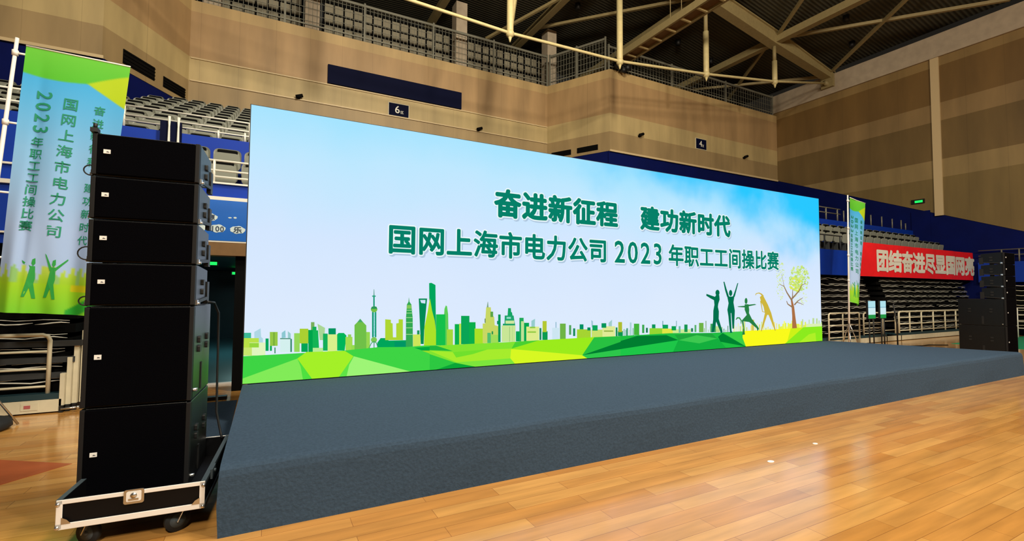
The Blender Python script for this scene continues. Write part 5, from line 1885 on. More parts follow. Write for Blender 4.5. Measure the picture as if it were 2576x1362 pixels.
# locking pin at the top of the near stack
# ------------------------------------------------------------------ flight-case dollies
def dolly(loc, rz, wd, dep, label):
    t = thing('speaker_dolly', label, 'dolly', loc, rz)
    h = wd / 2
    z0, z1 = 0.165, 0.335
    mb = MB()
    mb.box(-h, 0.004, z0, h, 0.022, z1); mb.box(-h, dep - 0.022, z0, h, dep - 0.004, z1)
    mb.box(-h + 0.004, 0, z0, -h + 0.022, dep, z1); mb.box(h - 0.022, 0, z0, h - 0.004, dep, z1)
    mb.box(-h, 0, z0, h, dep, z0 + 0.018)
    build('tray', mb, M['laminate'], t, world=False)
    e = 0.028
    def edge_front(y, s):
        mb = MB()
        mb.box(-h - 0.003, y, z1 - 0.024, h + 0.003, y + s * 0.006, z1 + 0.003)
        mb.box(-h - 0.003, y, z0 - 0.003, h + 0.003, y + s * 0.006, z0 + 0.034)
        mb.box(-h - 0.003, y, z0, -h + e, y + s * 0.006, z1)
        mb.box(h - e, y, z0, h + 0.003, y + s * 0.006, z1)
        return mb
    build('edge_trim', edge_front(0.0, -1), M['alu'], t, world=False, bevel=0.003)
    build('edge_trim', edge_front(dep, 1), M['alu'], t, world=False, bevel=0.003)
    for s in (-1, 1):
        mb = MB()
        x = s * h
        mb.box(min(x, x + s * 0.006), 0, z1 - 0.02, max(x, x + s * 0.006), dep, z1 + 0.003)
        mb.box(min(x, x + s * 0.006), 0, z0 - 0.003, max(x, x + s * 0.006), dep, z0 + 0.03)
        mb.box(min(x - s * 0.022, x), 0, z1 - 0.002, max(x - s * 0.022, x), dep, z1 + 0.003)
        build('edge_trim', mb, M['hub'], t, world=False)
    for sx in (-1, 1):
        for y in (0.0, dep):
            mb = MB()
            for z in (z0 + 0.004, z1 - 0.03):
                mb.ball((sx * (h - 0.006), y - 0.006 if y == 0 else y + 0.006, z + 0.008), 0.013, 10, 6)
            yy = -0.008 if y == 0 else dep + 0.008
            mb.add([(sx * (h - 0.024), yy, z0 + 0.03), (sx * (h - 0.07), yy, z0 + 0.03), (sx * (h - 0.05), yy, z0 + 0.055), (sx * (h - 0.024), yy, z0 + 0.07)], [(0, 1, 2, 3)])
            build('corner_brace', mb, M['chrome'], t, world=False)
    mb = MB()
    mb.prism(rrect(-0.052, z1 - 0.075, 0.052, z1 + 0.012, 0.012, 3), -0.014, -0.006)
    la = build('latch', mb, M['chrome'], t, world=False)
    mb = MB(); mb.prism(rrect(-0.038, z1 - 0.06, 0.038, z1 + 0.002, 0.008, 3), -0.017, -0.0145)
    build('latch_dish', mb, M['alu'], la, world=False)
    mb = MB(); mb.cyl((0, -0.022, z1 - 0.022), (0, -0.016, z1 - 0.022), 0.017, 14); mb.box(-0.026, -0.022, z1 - 0.05, 0.026, -0.018, z1 - 0.04)
    build('latch_key', mb, M['chrome'], la, world=False)
    mb = MB(); mb.cyl((h + 0.006, dep * 0.22, z1 - 0.01), (h + 0.03, dep * 0.22, z1 - 0.01), 0.012, 8); mb.box(h + 0.004, dep * 0.16, z1 - 0.05, h + 0.018, dep * 0.28, z1 + 0.015)
    build('side_latch', mb, M['hub'], t, world=False)
    for sx in (-1, 1):
        for y in (0.12, dep - 0.12):
            c = thing_child('caster', t, (sx * (h - 0.14), y, 0.0))
            a = 0.5 * sx
            dx, dy = math.cos(a), math.sin(a)
            mb = MB()
            mb.box(-0.05, -0.05, 0.152, 0.05, 0.05, 0.165)
            for s in (-1, 1):
                ox, oy = -dy * 0.024 * s, dx * 0.024 * s
                mb.beam((0.0 + ox, 0.0 + oy, 0.155), (dx * -0.04 + ox, dy * -0.04 + oy, 0.07), 0.04, 0.006)
            build('fork', mb, M['chrome'], c, world=False)
            mb = MB()
            cx_, cy_ = -dx * 0.03, -dy * 0.03
            px, py = -dy * 0.017, dx * 0.017
            mb.cyl((cx_ - px, cy_ - py, 0.072), (cx_ + px, cy_ + py, 0.072), 0.072, 24)
            build('wheel', mb, M['rubber'], c, world=False)
            mb = MB(); mb.cyl((cx_ - px * 1.2, cy_ - py * 1.2, 0.072), (cx_ + px * 1.2, cy_ + py * 1.2, 0.072), 0.045, 16)
            mb.cyl((cx_ - px * 1.7, cy_ - py * 1.7, 0.072), (cx_ + px * 1.7, cy_ + py * 1.7, 0.072), 0.014, 10)
            build('hub', mb, M['hub'], c, world=False)
    return t

def thing_child(name, parent, loc):
    o = bpy.data.objects.new(name, None)
    COL.objects.link(o)
    o.parent = parent
    o.location = loc
    return o
dolly((-0.712, 3.742, 0), math.radians(-3.56), 0.745, 1.06, 'black flight case dolly with aluminium edges under the near speaker stack')

# cables hanging at the near stack
mb = MB()
mb.tube([(-0.43, 4.45, 1.50), (-0.40, 4.62, 1.49), (-0.375, 4.72, 1.40), (-0.372, 4.74, 1.15), (-0.370, 4.74, 0.80), (-0.365, 4.72, 0.56), (-0.34, 4.70, 0.44), (-0.322, 4.69, 0.36), (-0.318, 4.68, 0.345)], 0.009, 8)
tag(build('speaker_cable', mb, M['black']), 'thick black cable hanging down the side of the near speaker stack', 'cable')
for z, r, nm in ((2.38, 0.035, 'highest'), (1.80, 0.045, 'middle'), (1.49, 0.03, 'lowest')):
    mb = MB()
    pts = [(-1.10 - r * math.sin(a) * 1.1, 4.14, z + r * 0.9 - r * math.cos(a) * 1.0) for a in [PI * 1.15 * k / 10 for k in range(11)]]
    mb.tube([(-1.085, 4.14, z - 0.005)] + pts, 0.0045, 6)
    tag(build('safety_wire', mb, M['black']), '%s small black wire loop at the flag side of the near speakers' % nm, 'wire')
t = thing('rigging_bracket', 'small black rigging bracket on top of the near speaker stack', 'bracket', (-1.09, 4.12, 2.67))
mb = MB(); mb.box(-1.105, 4.1, 2.672, -1.065, 4.16, 2.70); mb.cyl((-1.085, 4.13, 2.70), (-1.085, 4.13, 2.735), 0.012, 8)
build('plate', mb, M['black'], t)

# ------------------------------------------------------------------ flags
def cloth_mat():
    m = bpy.data.materials.new('flag_cloth')
    m.use_nodes = True
    nt = m.node_tree
    bs = nt.nodes['Principled BSDF']
    bs.inputs['Roughness'].default_value = 0.7
    a = nt.nodes.new('ShaderNodeVertexColor')
    a.layer_name = 'print'
    nt.links.new(a.outputs[0], bs.inputs['Base Color'])
    tr = nt.nodes.new('ShaderNodeBsdfTranslucent')
    mxs = nt.nodes.new('ShaderNodeMixShader')
    mxs.inputs[0].default_value = 0.25
    nt.links.new(a.outputs[0], tr.inputs[0])
    nt.links.new(bs.outputs[0], mxs.inputs[1])
    nt.links.new(tr.outputs[0], mxs.inputs[2])
    nt.links.new(mxs.outputs[0], nt.nodes['Material Output'].inputs[0])
    return m
CLOTH = cloth_mat()
FTXT = mat('flag_lettering', (14, 138, 104), 0.7)
FPPL = mat('flag_figures', (30, 150, 60), 0.7)

def mixc(a, b_, t_):
    t_ = max(0, min(1, t_))
    return tuple(a[i] + (b_[i] - a[i]) * t_ for i in range(3))

def flag_colour(u, v):
    e = 0.006
    c = mixc((66, 186, 255), (140, 204, 255), (v - 0.10) / 0.28)
    c = mixc(c, (178, 208, 255), (v - 0.38) / 0.3)
    # printed skyline and meadow at the foot
    jag = 0.865 + 0.03 * math.sin(u * 23) * (1 if math.sin(u * 57) > 0 else 0.2) + 0.02 * math.sin(u * 71) - 0.032
    sky = mixc((196, 226, 90), (166, 218, 40), (v - 0.83) / 0.05) if math.sin(u * 31) > -0.6 else (150, 206, 120)
    c = mixc(c, sky, (v - max(jag, 0.82)) / e)
    low = mixc((168, 222, 24), (128, 218, 44), (v - 0.885) / 0.11)
    if u > 0.7 and v < 0.915:
        low = (214, 214, 16)
    low = mixc(low, (40, 176, 50), (0.026 - abs(v - 1.01 + (u - 0.66) * 0.2)) / e if v > 0.94 and u > 0.66 else 0)
    c = mixc(c, low, (v - 0.885) / e)
    # yellow and green tips at the head
    c = mixc(c, (190, 222, 20), (0.105 + (u - 0.60) * 0.19 - v) / e if u > 0.58 else 0)
    top = 0.105 + 0.010 * math.sin(u * 5) - max(0.0, u - 0.60) * 0.12
    return mixc(c, mixc((110, 212, 60), (92, 206, 48), v / 0.1), (top - v) / e)

def flag(label, TL, TR_, BL, BR, y, wave, pole_top, pole_bot, base, legs, detail, base_disc):
    t = thing('feather_flag', label, 'flag', (base[0], base[1], 0), 0, None)
    def P(u, v, off=0.0):
        ax, az = TL[0] + (TR_[0] - TL[0]) * u, TL[1] + (TR_[1] - TL[1]) * u
        bx, bz = BL[0] + (BR[0] - BL[0]) * u, BL[1] + (BR[1] - BL[1]) * u
        x, z = ax + (bx - ax) * v, az + (bz - az) * v
        return (x, y + wave(u, v) - off, z)
    nu, nv = 44, 260
    vs = [P(i / nu, j / nv) for j in range(nv + 1) for i in range(nu + 1)]
    fs = [(j * (nu + 1) + i, j * (nu + 1) + i + 1, (j + 1) * (nu + 1) + i + 1, (j + 1) * (nu + 1) + i) for j in range(nv) for i in range(nu)]
    mb = MB(); mb.add(vs, fs, 0, True)
    cl = build('cloth', mb, CLOTH, t, label='printed cloth in blue with green ends')
    ca = cl.data.color_attributes.new('print', 'FLOAT_COLOR', 'POINT')
    ca.data.foreach_set('color', [q for j in range(nv + 1) for i in range(nu + 1) for q in lin(flag_colour(i / nu, j / nv))])
    W_ = abs(TR_[0] - TL[0]); H_ = abs(TL[1] - BL[1])
    mp = lambda px, pz, yy: P(px / W_, pz / H_, 0.006)
    def column(parts):
        mb = MB()
        for s, u, v0, v1, size in parts:
            n = len(s)
            for i, ch in enumerate(s):
                if ch == ' ':
                    continue
                v_ = v0 + (v1 - v0) * (i + 0.5) / n
                put(mb, ch, u * W_, v_ * H_, size, -size * 1.02, 0, 0.012, 0, mp, rot=(-PI / 2 if ch in '0123456789' else 0))
        build('lettering', mb, FTXT, cl, label='green vertical lettering')
    column([('2023', 0.22, 0.155, 0.33, 0.20), ('年职工工间操比赛', 0.205, 0.335, 0.70, 0.125)])
    column([('国网上海市电力公司', 0.475, 0.165, 0.72, 0.15)])
    column([('奋进新征程 建功新时代', 0.755, 0.175, 0.74, 0.115)])
    mb = MB()
    def pp(poly):
        mb.add([P(u, v, 0.005) for u, v in poly], [tuple(range(len(poly)))])
    for du in (0.28, 0.47):
        k = 1 if du < 0.3 else -1
        pp([(du + 0.02, 0.825), (du + 0.06, 0.825), (du + 0.07, 0.87), (du + 0.06, 0.89), (du + 0.09, 0.945), (du + 0.06, 0.945), (du + 0.03, 0.905), (du, 0.94), (du - 0.03, 0.94), (du + 0.0, 0.88)])
        pp([(du + 0.03, 0.80), (du + 0.055, 0.795), (du + 0.06, 0.815), (du + 0.04, 0.825), (du + 0.025, 0.815)])
        if k > 0:
            pp([(du - 0.07, 0.805), (du + 0.02, 0.825), (du + 0.03, 0.84), (du - 0.06, 0.815)])
        else:
            pp([(du - 0.05, 0.775), (du - 0.035, 0.78), (du + 0.03, 0.83), (du + 0.01, 0.84)])
            pp([(du + 0.16, 0.79), (du + 0.05, 0.83), (du + 0.05, 0.845), (du + 0.165, 0.795)])
    build('figures', mb, FPPL, cl, label='green silhouettes of cheering people')
    mb = MB(); mb.tube([pole_bot, pole_top], [0.027, 0.018], 10)
    build('pole', mb, M['pole'], t)
    for v in (0.035, 0.30, 0.56, 0.80):
        s = P(0.0, v)
        zz = s[2]
        k = (zz - pole_bot[2]) / (pole_top[2] - pole_bot[2])
        px = pole_bot[0] + (pole_top[0] - pole_bot[0]) * k
        py = pole_bot[1] + (pole_top[1] - pole_bot[1]) * k
        mb = MB(); mb.tube([(px, py, zz), s], 0.013, 8); mb.tube([(px, py, zz - 0.03), (px, py, zz + 0.03)], 0.03, 10)
        build('clip_arm', mb, M['pole'], t)
    mb = MB(); a = P(0, 0); c = P(1, 0); mb.tube([a, P(0.5, 0), c], 0.010, 8)
    build('top_bar', mb, M['pole'], t)
    for q in legs:
        mb = MB(); mb.tube([(base[0], base[1], 0.75), q], 0.013, 8)
        build('leg', mb, M['chrome'], t)
    if base_disc:
        mb = MB(); mb.tube([(base[0], base[1], 0.0), (base[0], base[1], 0.03), (base[0], base[1], 0.10), (base[0], base[1], 0.12)], [0.33, 0.37, 0.36, 0.29], 32)
        build('water_base', mb, M['rubber'], t, label='dark round weight base')
    return t
FY = 7.4
flag('large blue and green vertical flag behind the near speaker stack',
     (-2.60, 4.45), (-1.63, 4.42), (-2.76, 1.33), (-1.86, 1.27), FY,
     lambda u, v: 0.05 * math.sin(u * 9 + v * 3) * v + 0.035 * math.sin(u * 17 - v * 5) * v * v + 0.05 * math.exp(-((u - 0.16 - 0.06 * v) / 0.05) ** 2) * v,
     (-2.68, FY, 4.52), (-2.95, FY, 0.05), (-2.93, FY, 0), [(-2.56, FY + 0.18, 0.01), (-3.4, FY + 0.2, 0.01), (-2.9, FY - 0.45, 0.01)], 1, True)
FY2 = 7.6
flag('slim blue and green vertical flag beyond the far edge of the screen',
     (15.28, 4.46), (16.10, 4.36), (15.26, 1.36), (15.60, 1.22), FY2,
     lambda u, v: 0.06 * math.sin(u * 5 + v * 2) * (0.3 + v),
     (15.17, FY2, 4.52), (15.05, FY2, 0.02), (15.06, FY2, 0), [(15.38, FY2 - 0.12, 0.01), (14.75, FY2 - 0.2, 0.01), (15.25, FY2 + 0.3, 0.01)], 1, False)
# ------------------------------------------------------------------ boards and banners on the fascias
t = thing('advertising_board', 'glossy blue advertising board with cloud bubbles over the passage', 'board', (-0.7, 8.56, 2.36))
mb = MB(); mb.box(-1.75, 8.545, 2.362, 0.9, 8.595, 2.998)
build('panel', mb, mat('ad_board_blue', (12, 98, 196), 0.3, noise=0.10, nscale=1.5), t)
mb = MB()
def cloud(cx, cz, wx, hz, n=22):
    return [(cx + wx * math.cos(2 * PI * i / n) * (1 + 0.06 * math.sin(i * 2.1)), cz + hz * math.sin(2 * PI * i / n) * (1 + 0.10 * math.sin(i * 1.7))) for i in range(n)]
INK = mat('ad_ink', (44, 62, 86), 0.6)
BUB = mat('bubble_white', (206, 224, 226), 0.5)
for cx, cz, wx, hz in ((-0.86, 2.72, 0.125, 0.062), (-0.97, 2.55, 0.09, 0.062), (-0.73, 2.55, 0.105, 0.062), (-0.46, 2.545, 0.105, 0.06), (-0.57, 2.73, 0.025, 0.01), (-0.50, 2.735, 0.022, 0.014), (-0.20, 2.55, 0.08, 0.05)):
    mb = MB(); mb.flat(cloud(cx, cz, wx, hz), 8.542)
    build('bubble', mb, BUB, t)
mb = MB()
for i, ch in enumerate('100'):
    put(mb, ch, -0.795 + 0.062 * i, 2.545, 0.11, 0.115, 8.539, 0.02)
put(mb, '乐', -0.46, 2.545, 0.12, 0.10, 8.539, 0.03)
build('lettering', mb, INK, t)
mb = MB()
put(mb, '康', -0.92, 2.72, 0.10, 0.09, 8.539, 0.03)
put(mb, '源', -0.82, 2.72, 0.10, 0.09, 8.539, 0.03)
build('lettering', mb, INK, t)

t = thing('cloth_banner', 'long red cloth banner with white characters on the stand front', 'banner', (22, 8.45, 2.2))
mb = MB()
nx = 60
for i in range(nx + 1):
    pass
vs, fs = [], []
BX0, BX1, BZ0, BZ1 = 17.0, 26.4, 2.19, 3.345
def ban(x, z, off=0.0):
    return (x, 8.50 - off + 0.012 * math.sin(x * 3.3) + 0.008 * math.sin(x * 7.1 + z * 4), z)
for j in range(9):
    for i in range(nx + 1):
        vs.append(ban(BX0 + (BX1 - BX0) * i / nx, BZ0 + (BZ1 - BZ0) * j / 8))
for j in range(8):
    for i in range(nx):
        fs.append((j * (nx + 1) + i, j * (nx + 1) + i + 1, (j + 1) * (nx + 1) + i + 1, (j + 1) * (nx + 1) + i))
mb.add(vs, fs, 0, True)
cl = build('cloth', mb, M['red'], t)
mb = MB()
for i, ch in enumerate('团结奋进尽显国网亮'):
    put(mb, ch, 19.05 + 0.875 * i, 2.765, 0.90, 0.80, 0, 0.045, 0, lambda x, z, y: ban(x, z, 0.012))
build('lettering', mb, M['white'], cl, label='white painted characters')

# ------------------------------------------------------------------ stadium seats
def make_seat():
    t = thing('stadium_seat', '', 'seat')
    mb = MB()
    o_ = rrect(-0.225, 0.40, 0.225, 0.80, 0.09, 4)
    def curve(x, z, d):
        return (x, 0.20 + 0.10 * (z - 0.4) - 0.28 * x * x * 0.8 + d, z)
    n_ = len(o_)
    vs = [curve(x, z, 0) for x, z in o_] + [curve(x * 0.86, 0.6 + (z - 0.6) * 0.84, 0.012) for x, z in o_] + [curve(x, z, 0.035) for x, z in o_]
    fs = []
    for k in range(n_):
        k2 = (k + 1) % n_
        fs.append((k, k2, n_ + k2, n_ + k))
        fs.append((k, 2 * n_ + k, 2 * n_ + k2, k2))
    fs.append(tuple(range(n_, 2 * n_)))
    fs.append(tuple(range(3 * n_ - 1, 2 * n_ - 1, -1)))
    mb.add(vs, fs, 0, False)
    build('backrest', mb, M['grey_seat'], t, world=False)
    mb = MB()
    s_ = rrect(-0.21, 0.0, 0.21, 0.36, 0.08, 4)
    vs = [(x, 0.14 - 0.16 * z + 0.02, 0.40 + z * 0.86) for x, z in s_] + [(x, 0.165 - 0.16 * z + 0.03, 0.40 + z * 0.86) for x, z in s_]
    n_ = len(s_)
    fs = [tuple(range(n_)), tuple(range(2 * n_ - 1, n_ - 1, -1))] + [(k, n_ + k, n_ + (k + 1) % n_, (k + 1) % n_) for k in range(n_)]
    mb.add([(x, y - 0.02, z - 0.02) for x, y, z in vs], fs)
    build('seat_pan', mb, M['seat_rim'], t, world=False)
    mb = MB(); mb.prism(rrect(-0.165, 0.715, 0.165, 0.775, 0.028, 4), 0.195, 0.232)
    build('grip_slot', mb, M['dark'], t, world=False)
    mb = MB(); mb.box(-0.03, 0.14, 0.0, 0.03, 0.24, 0.42); mb.box(-0.16, 0.15, 0.36, 0.16, 0.22, 0.40)
    build('bracket', mb, M['terrace'], t, world=False)
    return t
proto = make_seat()
first = [True]
def seat(x, y, z, label, group):
    if first[0]:
        proto.location = (x, y, z)
        proto['label'] = label
        proto['group'] = group
        first[0] = False
    else:
        dup(proto, (x, y, z), None, label, group)
for k in range(11):
    y, z = 10.95 + 0.8 * k, 3.95 + 0.34 * k
    x0 = -0.34 * y * 0.9 - 1.2
    for i in range(40):
        x = 1.3 - 0.52 * i
        if x < max(-8.5, -0.42 * y):
            break
        if x < (-99 if y < 16.4 else -2.45 - (19.9 - y) * 0.55 if k > 6 else -99):
            break
        if x < -0.232 * y:
            seat(x, y, z, 'grey plastic seat in the upper stand behind the tall flag', 'upper stand seats near the flag pole')
        else:
            seat(x, y, z, 'grey plastic seat in the upper stand above the blue parapet rail', 'upper stand seats between flag and screen')
for k in range(2):
    y, z = 9.1 + 0.85 * k, 3.02 + 0.42 * k
    for i in range(7):
        seat(0.25 - 0.50 * i, y, z, 'grey tip-up seat in the lower stand above the passage', 'lower stand seats above the passage')
    for i in range(22):
        x = 14.6 + 0.52 * i
        if x < 25.9:
            seat(x, y, z, 'grey tip-up seat in the far lower stand above the red banner', 'lower stand seats above the red banner')

# ------------------------------------------------------------------ tubular rails on the stands
def rail(label, x0, x1, y, z0, zs, posts, r=0.02, name='stand_rail', matl='white'):
    t = thing(name, label, 'railing', ((x0 + x1) / 2, y, z0))
    for i, z in enumerate(zs):
        mb = MB(); mb.tube([(x0, y, z), (x1, y, z)], r, 8)
        build('top_rail' if i == 0 else 'rail', mb, M[matl], t)
    for p in posts:
        x, zt = (p, zs[0]) if not isinstance(p, tuple) else p
        mb = MB(); mb.tube([(x, y, z0), (x, y, zt)], r * 1.15, 8)
        build('post', mb, M[matl], t)
    return t
rail('white tubular railing on the upper blue parapet above the speakers', -2.42, 1.5, 10.62, 4.52, (4.93, 4.76, 4.66), [-2.40, (-1.78, 4.70), (-0.95, 4.70), (-0.50, 4.72), -0.42, 0.6, 1.4], 0.017)
rail('white tubular railing on the upper parapet left of the flag pole', -8.8, -3.3, 10.62, 4.52, (4.93, 4.72), [-3.4, -4.6, -5.8, -7.0, -8.4], 0.017)
rail('white front railing of the lower stand above the advertising board', -1.7, 1.4, 8.72, 3.28, (3.66, 3.50, 3.40), [-1.6, -0.82, 0.2, 1.3], 0.017)
t = thing('stair_rail', 'shiny stair rail posts on the upper parapet behind the top speaker', 'railing', (-1.55, 10.4, 4.45))
for x in (-1.70, -1.56):
    mb = MB(); mb.tube([(x, 10.42, 4.15), (x, 10.42, 4.3), (x, 10.42, 4.6), (x, 10.42, 4.78)], [0.014, 0.022, 0.016, 0.024], 10)
    build('post', mb, M['white'], t)
mb = MB(); mb.box(-1.84, 10.45, 4.1, -1.52, 10.54, 4.70)
build('gate_panel', mb, M['navy_board'], t)
rail('grey railing on the far upper parapet beside the screen edge', 17.6, 20.6, 10.62, 4.52, (5.02, 4.82), [17.8, 18.9, 19.6, 20.4], 0.025, matl='fence')
for i, (x, h_) in enumerate(((20.9, .45), (21.4, .30), (21.8, .45), (22.3, .32), (23.0, .45), (23.9, .45), (24.8, .42), (25.6, .42), (26.0, .30))):
    mb = MB(); mb.tube([(x, 10.64, 4.5), (x, 10.64, 4.55 + h_)], 0.025, 6)
    tag(build('rail_post', mb, M['fence']), 'slim grey post on the far upper parapet above the red banner', 'post', 'bare posts on the far parapet')
rail('thin dark railing of the far lower stand between screen and flag', 13.8, 16.9, 8.68, 3.02, (3.5,), [13.9, 14.9, 15.9, 16.8], 0.02, matl='terrace')

# ------------------------------------------------------------------ stowed telescopic bleachers
def bleacher(label, x0, x1, seed, tiers=10, low_first=0):
    rnd = random.Random(seed)
    t = thing('folding_bleacher', label, 'bleacher', ((x0 + x1) / 2, 8.1, 0))
    mb = MB(); mb.box(x0, 8.1, 0.02, x1, 8.16, 0.175)
    build('base_board', mb, M['cream'], t)
    mb = MB(); mb.box(x0, 8.11, 0.18, x1, 9.2, 0.25)
    build('deck', mb, M['dark_teal'], t)
    for k in range(tiers):
        z = 0.32 + 0.185 * k
        y = 8.25 + 0.06 * k
        mb = MB(); mb.box(x0, y, z - 0.06, x1, 9.3, z + 0.05)
        tr = build('tier', mb, M['dark'], t)
        mb = MB()
        for zz, amp, rr in ((z + 0.07, 0.012, 0.0095), (z + 0.115, 0.008, 0.005)):
            x = x0 + 0.05
            while x < x1 - 0.2:
                L = rnd.uniform(1.0, 2.6)
                xe = min(x + L, x1 - 0.05)
                n_ = max(4, int((xe - x) / 0.13))
                ph = rnd.random() * 6
                pts = [(x + (xe - x) * i / n_, y - 0.05, zz + amp * math.sin(ph + 2 * PI * (x + (xe - x) * i / n_) / 0.52) + rnd.uniform(-.003, .003)) for i in range(n_ + 1)]
                mb.tube(pts, [0.003] + [rr] * (n_ - 1) + [0.003], 6)
                x = xe + rnd.choice((0.02, 0.05, 0.3))
        build('folded_seats', mb, M['white'], tr, label='pale edges of folded seats')
    return t
bl = bleacher('stowed bleacher with pale seat edges under the large flag', -9.0, -2.34, 3, 7)
for i, (x, h_) in enumerate(((-2.335, .50), (-2.285, .70), (-2.235, .88), (-2.175, 1.04))):
    mb = MB(); mb.box(x - 0.028, 8.1 + 0.05 * i, 0.09, x + 0.020, 8.9, h_); mb.box(x - 0.024, 8.09 + 0.05 * i, 0.0, x + 0.016, 8.3, 0.09, 1)
    build('end_post', mb, [M['cream'], M['black']], bl)
for z, x in ((0.88, -2.19), (0.67, -2.25), (0.47, -2.30)):
    mb = MB(); mb.box(-4.2, 8.17, z - 0.035, x, 8.25, z + 0.035)
    build('cross_beam', mb, M['terrace'], bl)
mb = MB(); mb.tube([(-2.33, 8.06, 0.05), (-2.16, 8.06, 0.06)], 0.012, 8); mb.ball((-2.16, 8.05, 0.06), 0.02)
build('foot_lock', mb, M['chrome'], bl)
mb = MB(); mb.box(-2.72, 8.094, 0.055, -2.56, 8.1, 0.145); mb.box(-2.69, 8.09, 0.08, -2.63, 8.094, 0.12, 1)
build('sticker', mb, [M['cream'], mat('sticker_red', (170, 90, 90), 0.6)], bl, label='small pale sticker with a red mark')
bleacher('stowed bleacher with pale seat edges beyond the screen, behind the slim flag', 12.8, 18.35, 5)
bleacher('stowed bleacher with pale seat edges under the red banner', 19.25, 26.2, 8)
mb = MB(); mb.box(18.3, 8.1, 0.02, 19.3, 8.16, 0.175)
tag(build('base_board', mb, M['cream']), 'short cream floor board bridging the two far bleachers', 'board')

def loop_rail(label, x0, x1, y, z0, z1, nr, posts, r=0.018, open_left=False):
    t = thing('guard_rail', label, 'railing', ((x0 + x1) / 2, y, z0))
    c = 0.07
    pts = [] if open_left else [(x0, y, z0), (x0, y, z1 - c), (x0 + c * 0.3, y, z1 - c * 0.3), (x0 + c, y, z1)]
    if open_left: pts = [(x0, y, z1)]
    pts += [(x1 - c, y, z1), (x1 - c * 0.3, y, z1 - c * 0.3), (x1, y, z1 - c), (x1, y, z0)]
    mb = MB(); mb.tube(pts, r * 1.15, 10)
    build('loop_frame', mb, M['cream'], t)
    for i in range(nr):
        z = z0 + (z1 - z0) * (i + 0.4) / (nr + 0.35)
        mb = MB(); mb.tube([(x0, y, z), (x1, y, z)], r * 0.72, 8)
        build('bar', mb, M['cream'], t)
    for p in posts:
        mb = MB(); mb.tube([(p, y, z0), (p, y, z1)], r, 8)
        build('post', mb, M['cream'], t)
loop_rail('cream guard rail with rounded corner beneath the large flag', -6.5, -2.49, 8.15, 0.25, 1.0, 3, [-4.6], 0.021, True)
loop_rail('white guard rail directly behind the slim flag pole', 14.85, 16.52, 8.04, 0.0, 1.0, 5, [15.6], 0.02)
loop_rail('short white guard rail behind the lit portrait screens', 17.0, 18.1, 8.15, 0.25, 0.97, 4, [17.6], 0.02)
loop_rail('long white guard rail under the red banner', 19.25, 24.0, 8.15, 0.25, 0.985, 3, [20.0, 20.85, 21.75, 22.7, 23.6], 0.026)
loop_rail('white guard rail behind the dark mic stand', 18.2, 19.0, 8.15, 0.25, 0.97, 2, [], 0.02)

# ------------------------------------------------------------------ portrait screens on stands and a mic stand
def portrait_screen(x0, x1, label):
    t = thing('portrait_screen', label, 'screen', ((x0 + x1) / 2, 7.2, 0))
    mb = MB(); mb.box(x0 - 0.02, 7.205, 0.86, x1 + 0.02, 7.25, 1.40)
    build('casing', mb, M['black'], t)
    mb = MB()
    polys = []
    for z0, z1, c in ((0.88, 0.99, (40, 150, 70)), (0.99, 1.19, (206, 236, 240)), (1.19, 1.205, (90, 150, 180)), (1.205, 1.385, (176, 226, 236))):
        polys.append((c, [(x0, 7.2, z0), (x1, 7.2, z0), (x1, 7.2, z1), (x0, 7.2, z1)]))
    coloured('lit_picture', polys, PIX, t, label='glowing pale picture with green foot')
    for x in (x0 + 0.08, x1 - 0.08):
        mb = MB(); mb.tube([(x, 7.22, 0.0), (x, 7.22, 0.88)], 0.018, 8)
        build('leg', mb, M['black'], t)
    mb = MB(); mb.box(x0, 7.05, 0, x1, 7.4, 0.025)
    build('base', mb, M['black'], t)
portrait_screen(15.29, 15.68, 'small lit portrait screen on legs nearest the slim flag')
portrait_screen(15.95, 16.27, 'small lit portrait screen on legs nearest the mic stand')
t = thing('mic_stand', 'tall black stand with flat foot between bleachers and far speakers', 'stand', (16.9, 7.2, 0))
mb = MB(); mb.tube([(16.9, 7.2, 0.02), (16.88, 7.2, 0.7), (16.7, 7.2, 1.3)], 0.02, 8); build('pole', mb, M['black'], t)
mb = MB(); mb.tube([(16.9, 7.2, 0), (16.9, 7.2, 0.03)], 0.2, 20); build('foot', mb, M['black'], t)
mb = MB(); mb.tube([(16.7, 7.2, 1.3), (16.95, 7.15, 1.38)], 0.012, 8); build('boom', mb, M['black'], t)
mb = MB(); mb.tube([(17.1, 7.15, 0.012), (17.8, 6.95, 0.012), (18.3, 6.98, 0.012), (18.8, 6.7, 0.012)], 0.018, 6)
tag(build('floor_cable', mb, M['black']), 'black cable lying on the floor beyond the stage', 'cable')

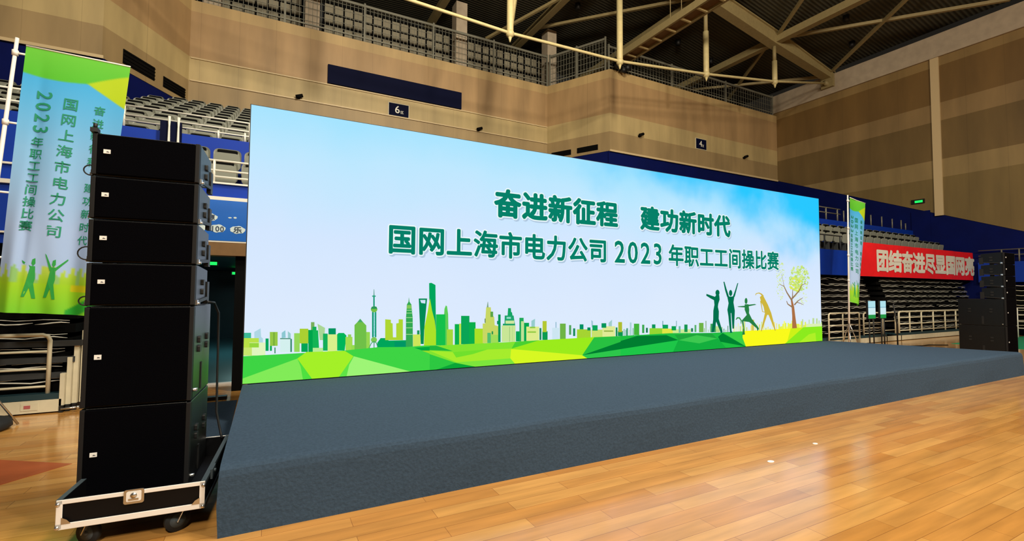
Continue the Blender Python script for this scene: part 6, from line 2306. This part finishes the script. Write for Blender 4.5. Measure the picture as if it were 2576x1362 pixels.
# ------------------------------------------------------------------ side stand at the far end
b = MB(); b.box(XC - 0.2, -2, 2.1, XC - 0.06, 8.3, 2.92)
struct('fascia_side', b, M['blue'])
t = thing('side_rail', 'grey rail on the blue side fascia past the far speakers', 'railing', (XC - 0.15, 6, 2.9))
mb = MB()
for z in (3.2, 3.42): mb.tube([(XC - 0.13, 3, z), (XC - 0.13, 8.3, z)], 0.02, 8)
build('rail', mb, M['fence'], t)
for y in (4, 5.2, 6.4, 7.1, 7.6):
    mb = MB(); mb.tube([(XC - 0.13, y, 2.9), (XC - 0.13, y, 3.42)], 0.025, 8); build('post', mb, M['fence'], t)
t = thing('side_bleacher', 'stowed bleacher with pale edges past the far speakers', 'bleacher', (XC - 0.4, 6, 0))
for k in range(9):
    z = 0.35 + 0.19 * k
    mb = MB(); mb.box(XC - 0.8 + 0.05 * k, 1, z - 0.06, XC - 0.05, 8.0, z + 0.05); tr = build('tier', mb, M['dark'], t)
    mb = MB(); mb.tube([(XC - 0.84 + 0.05 * k, 1 + 0.26 * i, z + 0.08 + 0.015 * math.sin(i * 2.4)) for i in range(27)], 0.014, 6)
    build('folded_seats', mb, M['cream'], tr)
t = thing('side_guard_rail', 'white guard rail in front of the side bleacher', 'railing', (XC - 1.6, 6, 0))
mb = MB()
for z in (0.35, 0.6, 0.85, 1.1): mb.tube([(XC - 1.7, 2, z), (XC - 1.7, 7.6, z)], 0.022, 8)
build('bars', mb, M['white'], t)
for y in (3, 4, 5, 5.6, 6.2, 6.8, 7.4):
    mb = MB(); mb.tube([(XC - 1.7, y, 0.009), (XC - 1.7, y, 1.1)], 0.03, 8); build('post', mb, M['white'], t)
b = MB(); b.box(19.6, 4.9, 0.0, 26.4, 6.9, 0.008)
tag(build('sports_mat', b, M['green_floor']), 'bright green floor mat past the far speakers', 'mat')

# ------------------------------------------------------------------ floor odds and ends near the stage
b = MB()
b.prism([(-0.86, 5.55), (-0.34, 5.55), (-0.36, 7.85), (-0.92, 7.85)], 0.0, 0.012, axis='z')
tag(build('carpet_strip', b, M['carpet']), 'strip of grey carpet on the floor between stage and passage', 'carpet')
b = MB(); b.box(-0.95, 8.0, 0.0, -0.50, 8.12, 0.05)
tag(build('cable_bar', b, M['black']), 'flat black bar on the floor before the passage', 'bar')
for (x, y, r_), nm in zip(((4.27, 2.86, 0.024), (5.20, 2.98, 0.02)), ('nearer the camera', 'closer to the far end')):  # flat white discs added for two bright spots on the parquet
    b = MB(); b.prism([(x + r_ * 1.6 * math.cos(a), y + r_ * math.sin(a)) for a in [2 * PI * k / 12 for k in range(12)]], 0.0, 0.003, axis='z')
    tag(build('floor_spot', b, M['badge']), 'small white spot on the parquet before the stage, ' + nm, 'marker')
b = MB(); b.prism([(-2.6, 4.6), (-1.55, 5.7), (-2.3, 6.2), (-3.6, 5.2)], 0.0, 0.002, axis='z')
tag(build('court_paint', b, mat('court_red', (164, 82, 44), 0.25, noise=0.15, nscale=3)), 'red painted court area on the parquet near the large flag', 'floor paint')
